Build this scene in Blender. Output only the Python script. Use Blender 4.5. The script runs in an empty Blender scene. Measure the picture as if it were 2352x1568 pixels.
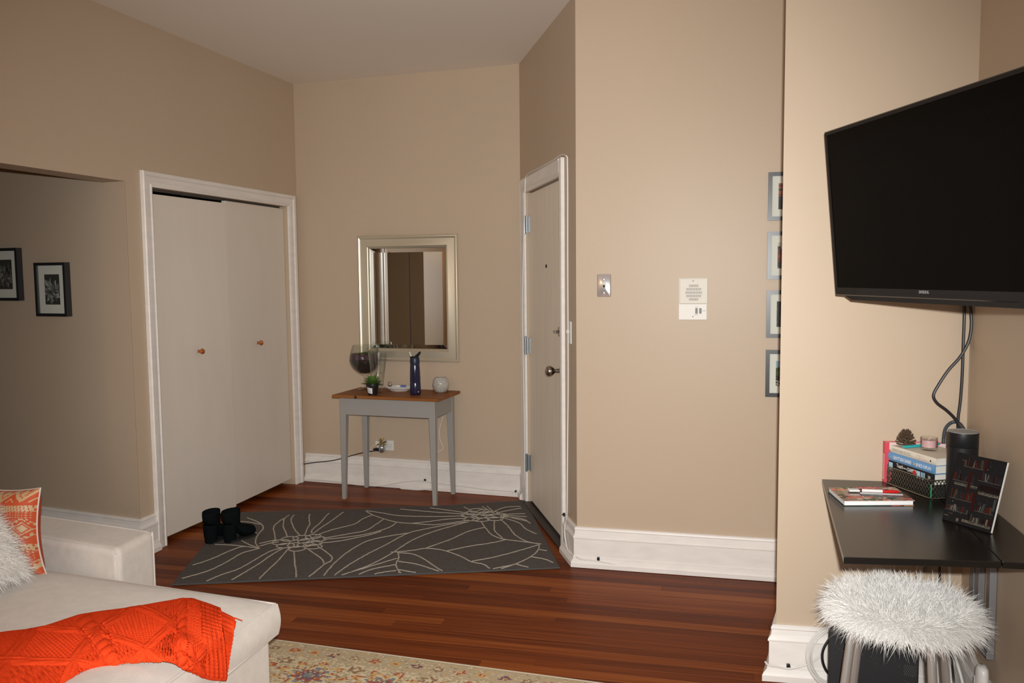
import bpy, bmesh, math, random
from mathutils import Vector, Matrix, Euler
from math import sin, cos, pi, radians, atan2, hypot, sqrt

random.seed(7)
SC = bpy.context.scene
COL = SC.collection

# ------------------------------------------------------------------ camera
cam_d = bpy.data.cameras.new('camera')
cam_d.sensor_width = 36.0
cam_d.lens = 1920 / 2352 * 36.0
cam_d.clip_start = 0.05
cam = bpy.data.objects.new('camera', cam_d)
COL.objects.link(cam)
cam.matrix_world = Matrix.Translation((0, 0, 1.5)) @ Matrix.Rotation(pi/2 - 0.0793, 4, 'X') @ Matrix.Rotation(-0.0094, 4, 'Z')
SC.camera = cam

# ------------------------------------------------------------------ view / world / lights
SC.view_settings.view_transform = 'Standard'
SC.view_settings.look = 'None'
SC.view_settings.gamma = 1.0
SC.view_settings.use_curve_mapping = False
SC.view_settings.exposure = 0.0
SC.cycles.use_denoising = True
SC.cycles.max_bounces = 9
SC.cycles.diffuse_bounces = 5
SC.cycles.transparent_max_bounces = 12
SC.cycles.caustics_reflective = False
SC.cycles.caustics_refractive = False
SC.cycles.sample_clamp_indirect = 4.0

wd = bpy.data.worlds.new('world'); SC.world = wd
wd.use_nodes = True
wd.node_tree.nodes['Background'].inputs[0].default_value = (0.75, 0.86, 1.0, 1)
wd.node_tree.nodes['Background'].inputs[1].default_value = 1.0

def lamp(name, kind, loc, rot, energy, color, **kw):
    d = bpy.data.lights.new(name, kind)
    d.energy = energy; d.color = color
    for k, v in kw.items(): setattr(d, k, v)
    o = bpy.data.objects.new(name, d); COL.objects.link(o)
    o.location = loc; o.rotation_euler = rot
    return o
# the camera's own pop-up flash, a few centimetres above the lens
lamp('camera_flash', 'SPOT', (0.026, -0.03, 1.585), (pi/2 - 0.15, 0, 0.03), 570, (0.985, 0.985, 0.955),
     spot_size=radians(89), spot_blend=1.0, shadow_soft_size=0.018)
# daylight through the window in the rear wall
lamp('window_daylight', 'AREA', (-1.75, -0.86, 1.65), (pi/2, 0, radians(-13.8)), 12, (0.95, 0.97, 1.0),
     shape='RECTANGLE', size=1.7, size_y=1.6)
# shaded standing lamp left of and behind the camera
lamp('room_lamp', 'POINT', (-2.45, 0.5, 1.95), (0, 0, 0), 17, (1.0, 0.58, 0.27), shadow_soft_size=0.18)

# ------------------------------------------------------------------ materials
def lin(c):
    return c/12.92 if c <= 0.04045 else ((c + 0.055)/1.055)**2.4
def rgb(r, g, b):
    return (lin(r/255), lin(g/255), lin(b/255), 1.0)
MATS = {}
def nt(m): return m.node_tree
def mat(name, color, rough=0.6, metal=0.0, spec=0.5, bump=0.0, bscale=200.0, var=0.0, vscale=6.0, sheen=0.0, coat=0.0, alpha=1.0, stretch=None):
    if name in MATS: return MATS[name]
    m = bpy.data.materials.new(name); m.use_nodes = True
    t = m.node_tree; b = t.nodes['Principled BSDF']
    b.inputs['Roughness'].default_value = rough
    b.inputs['Metallic'].default_value = metal
    b.inputs['Specular IOR Level'].default_value = spec
    b.inputs['Sheen Weight'].default_value = sheen
    b.inputs['Coat Weight'].default_value = coat
    b.inputs['Base Color'].default_value = color
    tc = t.nodes.new('ShaderNodeTexCoord'); src = tc.outputs['Object']
    if stretch:
        mp = t.nodes.new('ShaderNodeMapping'); mp.inputs['Scale'].default_value = stretch
        t.links.new(src, mp.inputs['Vector']); src = mp.outputs['Vector']
    if var > 0:
        n = t.nodes.new('ShaderNodeTexNoise'); n.inputs['Scale'].default_value = vscale; n.inputs['Detail'].default_value = 5
        t.links.new(src, n.inputs['Vector'])
        r = t.nodes.new('ShaderNodeValToRGB')
        r.color_ramp.elements[0].position = 0.3; r.color_ramp.elements[1].position = 0.7
        r.color_ramp.elements[0].color = tuple(c*(1-var) for c in color[:3]) + (1,)
        r.color_ramp.elements[1].color = tuple(min(1, c*(1+var)) for c in color[:3]) + (1,)
        t.links.new(n.outputs['Fac'], r.inputs['Fac']); t.links.new(r.outputs['Color'], b.inputs['Base Color'])
    if bump > 0:
        n = t.nodes.new('ShaderNodeTexNoise'); n.inputs['Scale'].default_value = bscale; n.inputs['Detail'].default_value = 3
        t.links.new(src, n.inputs['Vector'])
        bp = t.nodes.new('ShaderNodeBump'); bp.inputs['Strength'].default_value = bump; bp.inputs['Distance'].default_value = 0.002
        t.links.new(n.outputs['Fac'], bp.inputs['Height']); t.links.new(bp.outputs['Normal'], b.inputs['Normal'])
    MATS[name] = m
    return m

def glass_mat(name, tint=(0.97, 0.98, 0.97, 1), base=0.04, edge=0.55, rough=0.01):
    m = bpy.data.materials.new(name); m.use_nodes = True
    t = m.node_tree; t.nodes.clear()
    out = t.nodes.new('ShaderNodeOutputMaterial'); mx = t.nodes.new('ShaderNodeMixShader')
    tr = t.nodes.new('ShaderNodeBsdfTransparent'); tr.inputs[0].default_value = tint
    gl = t.nodes.new('ShaderNodeBsdfGlossy'); gl.inputs['Roughness'].default_value = rough
    l0 = t.nodes.new('ShaderNodeLayerWeight'); l0.inputs['Blend'].default_value = 0.5
    lw = t.nodes.new('ShaderNodeMath'); lw.operation = 'POWER'; lw.inputs[1].default_value = 4.0; t.links.new(l0.outputs['Facing'], lw.inputs[0])
    mr = t.nodes.new('ShaderNodeMapRange'); mr.inputs['To Min'].default_value = base; mr.inputs['To Max'].default_value = edge
    t.links.new(lw.outputs[0], mr.inputs['Value']); t.links.new(mr.outputs['Result'], mx.inputs[0])
    t.links.new(tr.outputs[0], mx.inputs[1]); t.links.new(gl.outputs[0], mx.inputs[2]); t.links.new(mx.outputs[0], out.inputs[0])
    return m

def ramp_node(t, stops, interp='LINEAR'):
    r = t.nodes.new('ShaderNodeValToRGB'); cr = r.color_ramp; cr.interpolation = interp
    while len(cr.elements) < len(stops): cr.elements.new(0.5)
    for e, (p, c) in zip(cr.elements, stops): e.position = p; e.color = c
    return r

def wood_mat(name, stops, gscale=(1.2, 40, 40), rough=0.32, rnd=0.5, coat=0.0):
    """stretched-noise grain along local x, shifted per object"""
    m = bpy.data.materials.new(name); m.use_nodes = True
    t = m.node_tree; b = t.nodes['Principled BSDF']; b.inputs['Roughness'].default_value = rough; b.inputs['Specular IOR Level'].default_value = 0.07
    b.inputs['Coat Weight'].default_value = coat; b.inputs['Coat Roughness'].default_value = 0.25
    tc = t.nodes.new('ShaderNodeTexCoord'); oi = t.nodes.new('ShaderNodeObjectInfo')
    mul = t.nodes.new('ShaderNodeMath'); mul.operation = 'MULTIPLY'; mul.inputs[1].default_value = 37.0
    t.links.new(oi.outputs['Random'], mul.inputs[0])
    cb = t.nodes.new('ShaderNodeCombineXYZ'); t.links.new(mul.outputs[0], cb.inputs[0]); t.links.new(mul.outputs[0], cb.inputs[1])
    ad = t.nodes.new('ShaderNodeVectorMath'); ad.operation = 'ADD'
    t.links.new(tc.outputs['Object'], ad.inputs[0]); t.links.new(cb.outputs[0], ad.inputs[1])
    mp = t.nodes.new('ShaderNodeMapping'); mp.inputs['Scale'].default_value = gscale
    t.links.new(ad.outputs[0], mp.inputs['Vector'])
    n = t.nodes.new('ShaderNodeTexNoise'); n.inputs['Scale'].default_value = 1.6; n.inputs['Detail'].default_value = 7; n.inputs['Roughness'].default_value = 0.62
    t.links.new(mp.outputs[0], n.inputs['Vector'])
    # mix grain with a per-plank offset
    mm = t.nodes.new('ShaderNodeMath'); mm.operation = 'MULTIPLY_ADD'; mm.inputs[1].default_value = rnd; 
    sub = t.nodes.new('ShaderNodeMath'); sub.operation = 'SUBTRACT'; sub.inputs[1].default_value = rnd*0.5
    t.links.new(oi.outputs['Random'], mm.inputs[0]); t.links.new(n.outputs['Fac'], mm.inputs[2]); t.links.new(mm.outputs[0], sub.inputs[0])
    r = ramp_node(t, stops); t.links.new(sub.outputs[0], r.inputs['Fac']); t.links.new(r.outputs['Color'], b.inputs['Base Color'])
    bp = t.nodes.new('ShaderNodeBump'); bp.inputs['Strength'].default_value = 0.12; bp.inputs['Distance'].default_value = 0.001
    t.links.new(n.outputs['Fac'], bp.inputs['Height']); t.links.new(bp.outputs['Normal'], b.inputs['Normal'])
    return m

# ------------------------------------------------------------------ mesh builder
class MB:
    def __init__(s): s.v = []; s.f = []; s.mi = []
    def add(s, vs, fs, mi=0):
        o = len(s.v); s.v += [tuple(p) for p in vs]; s.f += [tuple(i+o for i in q) for q in fs]; s.mi += [mi]*len(fs); return s
    def box(s, x0, x1, y0, y1, z0, z1, mi=0, M=None):
        vs = [Vector((x, y, z)) for z in (z0, z1) for y in (y0, y1) for x in (x0, x1)]
        if M is not None: vs = [M @ p for p in vs]
        return s.add(vs, [(0, 2, 3, 1), (4, 5, 7, 6), (0, 1, 5, 4), (2, 6, 7, 3), (0, 4, 6, 2), (1, 3, 7, 5)], mi)
    def prism(s, poly, z0, z1, mi=0):
        n = len(poly)
        a = sum(poly[i][0]*poly[(i+1) % n][1]-poly[(i+1) % n][0]*poly[i][1] for i in range(n))
        if a < 0: poly = poly[::-1]
        vs = [(p[0], p[1], z0) for p in poly] + [(p[0], p[1], z1) for p in poly]
        fs = [tuple(range(n-1, -1, -1)), tuple(range(n, 2*n))] + [(i, (i+1) % n, n+(i+1) % n, n+i) for i in range(n)]
        return s.add(vs, fs, mi)
    def quad(s, a, b, c, d, mi=0): return s.add([a, b, c, d], [(0, 1, 2, 3)], mi)
    def poly(s, pts, mi=0): return s.add(pts, [tuple(range(len(pts)))], mi)
    def tube(s, pts, r, n=8, closed=False, mi=0, caps=True):
        P = [Vector(p) for p in pts]; m = len(P); rr = r if isinstance(r, (list, tuple)) else [r]*m
        vs = []; up = None
        for i in range(m):
            a = P[(i-1) % m] if (closed or i > 0) else P[i]; b = P[(i+1) % m] if (closed or i < m-1) else P[i]
            t = (b-a).normalized() if (b-a).length > 1e-9 else Vector((0, 0, 1))
            if up is None: up = t.orthogonal().normalized()
            up = (up - t*up.dot(t)); up = up.normalized() if up.length > 1e-6 else t.orthogonal().normalized()
            w = t.cross(up)
            vs += [P[i] + (up*cos(2*pi*k/n) + w*sin(2*pi*k/n))*rr[i] for k in range(n)]
        fs = []
        for i in range(m if closed else m-1):
            j = (i+1) % m
            fs += [(i*n+k, i*n+(k+1) % n, j*n+(k+1) % n, j*n+k) for k in range(n)]
        if caps and not closed: fs += [tuple(range(n-1, -1, -1)), tuple((m-1)*n+k for k in range(n))]
        return s.add(vs, fs, mi)
    def lathe(s, prof, n=32, c=(0, 0, 0), mi=0, axis='z', sx=1.0):
        vs = []; fs = []; m = len(prof)
        for r, z in prof:
            for k in range(n):
                a = 2*pi*k/n; p = (r*cos(a)*sx, r*sin(a), z)
                if axis == 'y': p = (p[0], z, p[1])
                vs.append((p[0]+c[0], p[1]+c[1], p[2]+c[2]))
        for i in range(m-1):
            for k in range(n):
                q = (i*n+k, i*n+(k+1) % n, (i+1)*n+(k+1) % n, (i+1)*n+k)
                fs.append(q if axis == 'z' else q[::-1])
        if prof[0][0] > 1e-6: fs.append(tuple(range(n-1, -1, -1)) if axis == 'z' else tuple(range(n)))
        if prof[-1][0] > 1e-6: fs.append(tuple((m-1)*n+k for k in range(n)) if axis == 'z' else tuple((m-1)*n+k for k in range(n-1, -1, -1)))
        return s.add(vs, fs, mi)
    def grid(s, fn, nu, nv, mi=0, wrap=False):
        vs = [fn(i/nu, j/nv) for j in range(nv+1) for i in range(nu+1)]
        fs = [(j*(nu+1)+i, j*(nu+1)+i+1, (j+1)*(nu+1)+i+1, (j+1)*(nu+1)+i) for j in range(nv) for i in range(nu)]
        return s.add(vs, fs, mi)
    def sweep(s, path, prof, closed=False, plane='xy', mi=0, side=1):
        """prof points (off, h); path in plan (x,y) -> h is z, or in a wall (x,z) -> h is depth towards the room (-y)"""
        m = len(path); k = len(prof); nm = []
        P = [Vector(p) for p in path]
        for i in range(m):
            ns = []
            if closed or i > 0:
                d = (P[i]-P[(i-1) % m]).normalized(); ns.append(Vector((d.y, -d.x)))
            if closed or i < m-1:
                d = (P[(i+1) % m]-P[i]).normalized(); ns.append(Vector((d.y, -d.x)))
            if len(ns) == 2:
                b = (ns[0]+ns[1]); b = b.normalized() if b.length > 1e-6 else ns[0]
                nm.append(b/max(0.3, b.dot(ns[0])))
            else: nm.append(ns[0])
        vs = []
        for i in range(m):
            for off, h in prof:
                q = P[i]+nm[i]*off*side
                vs.append((q.x, q.y, h) if plane == 'xy' else (q.x, -h, q.y))
        fs = []
        for i in range(m if closed else m-1):
            j = (i+1) % m
            fs += [(i*k+a, j*k+a, j*k+a+1, i*k+a+1) for a in range(k-1)]
        if not closed: fs += [tuple(range(k)), tuple((m-1)*k+a for a in range(k-1, -1, -1))]
        return s.add(vs, fs, mi)
    def build(s, name, m, parent=None, smooth=False, bevel=0.0, seg=2, angle=40, M=None):
        me = bpy.data.meshes.new(name)
        vs = s.v if M is None else [tuple(M @ Vector(p)) for p in s.v]
        me.from_pydata(vs, [], s.f)
        ms = m if isinstance(m, (list, tuple)) else [m]
        for q in ms: me.materials.append(q)
        if len(ms) > 1: me.polygons.foreach_set('material_index', s.mi)
        bm = bmesh.new(); bm.from_mesh(me); bmesh.ops.recalc_face_normals(bm, faces=bm.faces); bm.to_mesh(me); bm.free()
        if smooth:
            me.polygons.foreach_set('use_smooth', [True]*len(me.polygons))
            try: me.set_sharp_from_angle(angle=radians(angle))
            except Exception: pass
        o = bpy.data.objects.new(name, me); COL.objects.link(o)
        if parent is not None: o.parent = parent
        if bevel > 0:
            b = o.modifiers.new('bevel', 'BEVEL'); b.width = bevel; b.segments = seg; b.limit_method = 'ANGLE'; b.angle_limit = radians(35)
        return o

def catmull(pts, n=6, closed=False):
    P = [Vector(p) for p in pts]; m = len(P); out = []
    rng = range(m if closed else m-1)
    for i in rng:
        p0 = P[(i-1) % m] if (closed or i > 0) else P[0]*2-P[1]
        p1 = P[i]; p2 = P[(i+1) % m]
        p3 = P[(i+2) % m] if (closed or i < m-2) else P[-1]*2-P[-2]
        for k in range(n):
            t = k/n
            out.append(0.5*((2*p1)+(p2-p0)*t+(2*p0-5*p1+4*p2-p3)*t*t+(3*p1-p0-3*p2+p3)*t**3))
    if not closed: out.append(P[-1])
    return out

def thing(name, label, cat, loc=(0, 0, 0), rot=(0, 0, 0), group=None):
    o = bpy.data.objects.new(name, None); COL.objects.link(o); o.empty_display_size = 0.05
    o.location = loc; o.rotation_euler = rot if isinstance(rot, (tuple, list)) else (0, 0, rot)
    o['label'] = label; o['category'] = cat
    if group: o['group'] = group
    return o
def tag(o, label, cat, group=None):
    o['label'] = label; o['category'] = cat
    if group: o['group'] = group
    return o
def struct(o): o['kind'] = 'structure'; return o
def place(o, loc, rot=0.0):
    o.location = loc; o.rotation_euler = (0, 0, rot); return o
def copy_tree(o, parent=None):
    c = o.copy(); COL.objects.link(c)
    if parent is not None: c.parent = parent
    for ch in list(o.children): copy_tree(ch, c)
    return c
def text(name, body, size, m, parent, M, extrude=0.0004, sx=1.0, align='LEFT'):
    cu = bpy.data.curves.new(name, 'FONT'); cu.body = body; cu.size = size; cu.extrude = extrude; cu.align_x = align; cu.align_y = 'CENTER'
    cu.resolution_u = 3
    o = bpy.data.objects.new(name, cu); COL.objects.link(o)
    bpy.context.view_layer.update()
    me = bpy.data.meshes.new_from_object(o.evaluated_get(bpy.context.evaluated_depsgraph_get()))
    bpy.data.objects.remove(o)
    me.transform(M @ Matrix.Diagonal((sx, 1, 1, 1)))
    me.materials.clear(); me.materials.append(m)
    r = bpy.data.objects.new(name, me); COL.objects.link(r)
    if parent is not None: r.parent = parent
    return r
def cable(name, pts, r, m, label, cat='cable', n=7, sub=6, group=None):
    P = [Vector(p) for p in catmull(pts, sub)]
    for p in P: p.z = max(p.z, r+0.001)
    o = MB().tube(P, r, n).build(name, m, None, smooth=True)
    return tag(o, label, cat, group)
def fur(name, base, m, parent, w=0.0012, seg=3, curl=0.3, grav=0.5, clump=None):
    """base: list of (point, direction, length). Thin tapering bent ribbons joined into one mesh."""
    b = MB(); vs = b.v; fs = b.f
    for p, d, L in base:
        d = d.normalized(); side = d.cross(Vector((random.gauss(0, 1), random.gauss(0, 1), random.gauss(0, 1))))
        side = side.normalized() if side.length > 1e-4 else d.orthogonal()
        bend = Vector((random.gauss(0, curl), random.gauss(0, curl), random.gauss(0, curl)-grav))
        o = len(vs)
        for k in range(seg):
            t = k/seg; q = p+d*(L*t)+bend*(L*t*t*0.5); ww = w*(1-0.75*t)
            vs.append(tuple(q-side*ww)); vs.append(tuple(q+side*ww))
        q = p+d*L+bend*(L*0.5); vs.append(tuple(q))
        for k in range(seg-1): fs.append((o+2*k, o+2*k+1, o+2*k+3, o+2*k+2))
        fs.append((o+2*seg-2, o+2*seg-1, o+2*seg))
    me = bpy.data.meshes.new(name); me.from_pydata(vs, [], fs); me.materials.append(m)
    me.polygons.foreach_set('use_smooth', [True]*len(me.polygons))
    ob = bpy.data.objects.new(name, me); COL.objects.link(ob)
    if parent is not None: ob.parent = parent
    ob['kind'] = 'stuff'
    return ob
RUG_LINES = [
[(-1.236,4.735),(-1.297,4.853),(-1.367,5.032),(-1.383,5.144),(-1.363,5.240)],
[(-1.213,4.744),(-1.228,4.868),(-1.238,4.973),(-1.274,5.103),(-1.298,5.246)],
[(-1.308,4.721),(-1.345,4.821),(-1.386,4.925),(-1.422,5.107),(-1.378,5.233)],
[(-1.359,4.659),(-1.395,4.773),(-1.439,4.909),(-1.440,5.016),(-1.422,5.107)],
[(-1.180,4.776),(-1.193,4.850),(-1.178,4.989),(-1.174,5.137),(-1.164,5.245)],
[(-1.173,4.766),(-1.147,4.900),(-1.115,5.042),(-1.095,5.154),(-1.072,5.258)],
[(-1.150,4.733),(-1.073,4.847),(-0.969,4.947),(-0.935,5.054),(-0.886,5.147)],
[(-1.093,4.683),(-0.964,4.760),(-0.874,4.823),(-0.831,4.943),(-0.801,5.058)],
[(-1.083,4.661),(-0.925,4.716),(-0.817,4.788),(-0.739,4.888),(-0.711,4.985)],
[(-1.098,4.596),(-0.988,4.633),(-0.856,4.724),(-0.778,4.804)],
[(-0.955,5.258),(-0.886,5.147),(-0.801,5.058),(-0.711,4.985),(-0.601,4.953)],
[(-1.758,5.206),(-1.660,5.108),(-1.569,5.020),(-1.518,4.947),(-1.494,4.877),(-1.490,4.792),(-1.480,4.695),(-1.452,4.600),(-1.405,4.518)],
[(-1.710,5.043),(-1.620,5.014),(-1.531,4.965)],
[(-1.622,4.887),(-1.557,4.845),(-1.498,4.786)],
[(-1.563,4.672),(-1.486,4.586),(-1.405,4.518)],
[(-1.679,4.592),(-1.560,4.573),(-1.405,4.518)],
[(-1.677,4.253),(-1.615,4.344),(-1.569,4.455),(-1.521,4.542),(-1.474,4.546)],
[(-1.657,4.064),(-1.562,4.172),(-1.507,4.328),(-1.478,4.438),(-1.405,4.518)],
[(-1.418,4.554),(-1.374,4.604),(-1.332,4.627)],
[(-1.432,4.600),(-1.393,4.635),(-1.352,4.665)],
[(-1.536,3.995),(-1.477,4.108),(-1.417,4.194),(-1.372,4.338),(-1.334,4.463),(-1.283,4.520)],
[(-1.418,3.987),(-1.380,4.105),(-1.338,4.256),(-1.308,4.405),(-1.273,4.520)],
[(-1.268,3.983),(-1.263,4.127),(-1.248,4.294),(-1.245,4.418),(-1.244,4.519)],
[(-1.202,4.468),(-1.158,4.305),(-1.110,4.148),(-1.071,3.997)],
[(-1.147,4.516),(-1.075,4.413),(-1.018,4.328),(-0.988,4.247)],
[(-1.091,4.544),(-1.028,4.454),(-0.976,4.368),(-0.966,4.299),(-0.988,4.247),(-1.015,4.120),(-1.042,4.001)],
[(-0.955,4.010),(-0.953,4.119),(-0.934,4.299),(-0.897,4.465),(-0.837,4.613),(-0.760,4.689),(-0.620,4.766)],
[(-0.920,4.009),(-0.888,4.142),(-0.837,4.296),(-0.777,4.433),(-0.712,4.563),(-0.619,4.759),(-0.517,4.846),(-0.399,4.922),(-0.287,4.979)],
[(-0.923,4.021),(-0.832,4.128),(-0.779,4.177),(-0.622,4.331)],
[(-0.832,4.128),(-0.745,4.240),(-0.661,4.415),(-0.575,4.636),(-0.452,4.810),(-0.276,4.979)],
[(-0.668,4.430),(-0.572,4.450),(-0.490,4.488),(-0.422,4.475),(-0.362,4.435),(-0.281,4.349),(-0.222,4.266),(-0.157,4.224),(-0.108,4.126)],
[(-0.630,4.429),(-0.614,4.344),(-0.613,4.237),(-0.588,4.146),(-0.545,4.054)],
[(-0.630,4.423),(-0.547,4.398),(-0.483,4.327),(-0.417,4.218),(-0.356,4.128),(-0.292,4.089)],
[(-0.606,4.284),(-0.500,4.234),(-0.392,4.141),(-0.319,4.102)],
[(-0.589,4.159),(-0.496,4.119),(-0.337,4.107)],
[(-0.584,4.121),(-0.527,4.083),(-0.459,4.064)],
[(-0.832,4.019),(-0.732,4.163),(-0.613,4.237)],
[(-0.782,4.024),(-0.688,4.111),(-0.601,4.147)],
[(-0.490,4.488),(-0.358,4.645),(-0.267,4.788),(-0.177,4.860)],
[(-0.363,4.444),(-0.243,4.520),(-0.119,4.576),(-0.042,4.630)],
[(-0.222,4.274),(-0.096,4.343),(0.045,4.452),(0.142,4.538)],
[(0.143,4.547),(0.129,4.436),(0.089,4.338),(0.006,4.228),(-0.110,4.159)],
[(-0.109,4.133),(-0.039,4.182),(0.006,4.228)],
[(0.006,4.228),(0.050,4.193),(0.101,4.158)],
[(0.089,4.338),(0.162,4.295),(0.213,4.227)],
[(0.130,4.459),(0.181,4.428)],
[(-0.197,4.976),(-0.167,4.852),(-0.133,4.734),(-0.092,4.669),(-0.042,4.630),(0.095,4.570),(0.152,4.547)],
[(-0.118,5.010),(-0.116,4.885),(-0.109,4.783),(-0.062,4.652)],
[(-0.081,5.027),(-0.033,4.883),(0.008,4.714),(0.066,4.601),(0.114,4.563)],
[(-0.071,5.064),(0.030,4.951),(0.070,4.828),(0.134,4.723)],
[(-0.066,5.082),(0.052,5.030),(0.103,4.931)],
[(-0.066,5.101),(0.088,4.974)],
[(-0.066,5.108),(0.080,5.077)],
[(-0.077,5.120),(-0.001,5.137),(0.073,5.142)],
[(-0.111,5.160),(-0.034,5.216),(0.050,5.269)],
[(-0.133,5.180),(-0.057,5.288),(0.044,5.309)],
[(-0.122,5.179),(-0.182,5.346)],
[(-0.144,5.200),(-0.222,5.347)],
[(-0.267,5.223),(-0.334,5.322)],
[(-0.286,5.165),(-0.446,5.249),(-0.546,5.297)],
[(-0.305,5.109),(-0.477,5.095),(-0.708,5.122),(-0.826,5.183),(-0.947,5.246)],
[(-0.307,5.147),(-0.486,5.191),(-0.728,5.271)],
[(-0.291,5.052),(-0.408,5.037),(-0.531,4.987),(-0.633,4.954)],
[(-0.278,5.015),(-0.371,4.964),(-0.483,4.925),(-0.601,4.953)]]
RUG_CIRCLES = [(-1.282,4.679),(-1.216,4.696),(-1.156,4.717),(-1.120,4.668),(-1.179,4.638),(-1.315,4.621),(-1.274,4.559),(-1.218,4.569),(-1.167,4.577),(-1.128,4.600),(-1.115,4.536),(-1.195,4.503),(-0.278,5.115),(-0.258,5.040),(-0.234,5.222),(-0.264,5.165),(-0.217,5.087),(-0.199,5.020),(-0.165,5.142),(-0.126,5.095),(-0.189,5.201),(-0.083,5.109),(-0.114,5.035),(-0.143,5.161)]
THROW = [[(-1.608,2.261,0.484),(-1.490,2.133,0.502),(-1.396,2.033,0.511),(-1.317,1.953,0.514),(-1.250,1.889,0.511),(-1.195,1.840,0.502),(-1.154,1.811,0.484)],
[(-1.481,2.332,0.484),(-1.393,2.225,0.502),(-1.323,2.145,0.511),(-1.265,2.082,0.514),(-1.217,2.033,0.511),(-1.178,1.998,0.502),(-1.151,1.984,0.484)],
[(-1.387,2.366,0.484),(-1.314,2.277,0.502),(-1.256,2.213,0.511),(-1.208,2.165,0.514),(-1.169,2.130,0.511),(-1.138,2.109,0.502),(-1.118,2.109,0.484)],
[(-1.307,2.458,0.484),(-1.237,2.355,0.502),(-1.182,2.280,0.511),(-1.137,2.221,0.514),(-1.100,2.177,0.511),(-1.071,2.147,0.502),(-1.053,2.140,0.484)],
[(-1.185,2.508,0.484),(-1.126,2.397,0.502),(-1.081,2.314,0.511),(-1.045,2.249,0.514),(-1.016,2.200,0.511),(-0.995,2.166,0.502),(-0.984,2.153,0.484)],
[(-1.097,2.554,0.484),(-1.043,2.431,0.502),(-1.003,2.338,0.511),(-0.970,2.263,0.514),(-0.945,2.206,0.511),(-0.927,2.164,0.502),(-0.918,2.145,0.484)],
[(-1.037,2.577,0.484),(-0.983,2.439,0.502),(-0.941,2.334,0.511),(-0.908,2.249,0.514),(-0.875,2.166,0.519),(-0.879,2.172,0.483),(-0.886,2.188,0.443)],
[(-0.973,2.544,0.484),(-0.918,2.404,0.502),(-0.876,2.296,0.511),(-0.854,2.238,0.501),(-0.854,2.242,0.464),(-0.857,2.251,0.424),(-0.864,2.270,0.379)],
[(-0.905,2.495,0.484),(-0.856,2.364,0.502),(-0.836,2.311,0.491),(-0.834,2.310,0.457),(-0.835,2.315,0.421),(-0.837,2.326,0.382),(-0.843,2.346,0.337)]]
THROW_FOLD = [[(-0.955,2.503,0.484),(-0.919,2.407,0.491),(-0.890,2.326,0.495),(-0.862,2.250,0.498),(-0.863,2.249,0.469),(-0.864,2.251,0.438),(-0.868,2.256,0.406)],
[(-0.903,2.488,0.484),(-0.870,2.391,0.491),(-0.845,2.316,0.492),(-0.845,2.312,0.463),(-0.847,2.309,0.432),(-0.849,2.309,0.401),(-0.852,2.313,0.368)],
[(-0.836,2.431,0.484),(-0.827,2.390,0.473),(-0.828,2.378,0.450),(-0.830,2.368,0.426),(-0.833,2.361,0.402),(-0.836,2.356,0.376),(-0.841,2.355,0.349)]]
C_BLACK_WALL = [(-1.741,6.115,0.100),(-1.600,6.069,0.119),(-1.460,6.024,0.147),(-1.305,5.974,0.173),(-1.187,5.936,0.209),(-1.069,5.898,0.245),(-0.967,5.865,0.266)]
C_WHITE_BASE = [(-1.570,6.065,0.005),(-1.465,6.031,0.019),(-1.294,5.976,0.018),(-1.193,5.943,0.010),(-1.060,5.901,0.000),(-0.928,5.858,0.013),(-0.846,5.832,0.035),(-0.733,5.795,0.058),(-0.654,5.770,0.067),(-0.544,5.734,0.059),(-0.358,5.675,0.051),(-0.176,5.616,0.040),(-0.027,5.568,0.039),(0.046,5.544,0.036)]
C_WHITE_LOOP = [(-0.812,5.805,0.013),(-0.764,5.790,0.001),(-0.685,5.764,0.004),(-0.574,5.728,0.018)]
C_CHARGER = [(-0.950,5.881,0.310),(-1.006,5.899,0.291),(-1.027,5.906,0.240),(-1.042,5.911,0.175),(-1.034,5.908,0.097),(-1.001,5.897,0.083),(-1.021,5.904,0.062)]
C_TABLE = [(-0.481,5.730,0.532),(-0.508,5.738,0.439),(-0.506,5.738,0.363),(-0.485,5.731,0.306),(-0.532,5.746,0.269),(-0.590,5.765,0.204),(-0.585,5.763,0.127),(-0.530,5.746,0.053)]
C_DOOR = [(0.049,5.503,0.041),(0.066,5.416,0.116),(0.075,5.368,0.287),(0.073,5.377,0.743),(0.070,5.395,1.307),(0.080,5.339,1.696),(0.091,5.286,2.046),(0.094,5.271,2.103),(0.113,5.169,2.118),(0.170,4.877,2.114),(0.230,4.567,2.114),(0.266,4.382,2.117),(0.284,4.286,2.097)]
C_DOOR2 = [(0.287,4.270,2.091),(0.288,4.264,1.938),(0.287,4.269,1.567),(0.287,4.270,0.987),(0.284,4.284,0.668),(0.282,4.296,0.435),(0.280,4.308,0.246),(0.273,4.344,0.188),(0.271,4.354,0.126),(0.279,4.311,0.069),(0.288,4.267,0.054),(0.329,4.188,0.050),(0.355,4.182,0.043),(0.421,4.166,0.041),(0.571,4.130,0.020),(0.741,4.089,-0.003),(0.988,4.029,-0.003),(1.249,3.967,0.007)]
C_TV1 = [(1.550,2.871,1.443),(1.555,2.870,1.353),(1.555,2.870,1.233),(1.555,2.870,1.143),(1.552,2.871,1.051),(1.547,2.872,0.990),(1.548,2.872,0.929),(1.551,2.871,0.806)]
C_TV2 = [(1.554,2.850,1.428),(1.565,2.848,1.362),(1.568,2.847,1.310),(1.561,2.849,1.257),(1.536,2.853,1.205),(1.501,2.860,1.159),(1.471,2.866,1.106),(1.457,2.868,1.071),(1.469,2.866,1.045),(1.501,2.860,1.019),(1.529,2.855,0.989),(1.545,2.852,0.956),(1.555,2.850,0.903),(1.561,2.849,0.811)]
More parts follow.
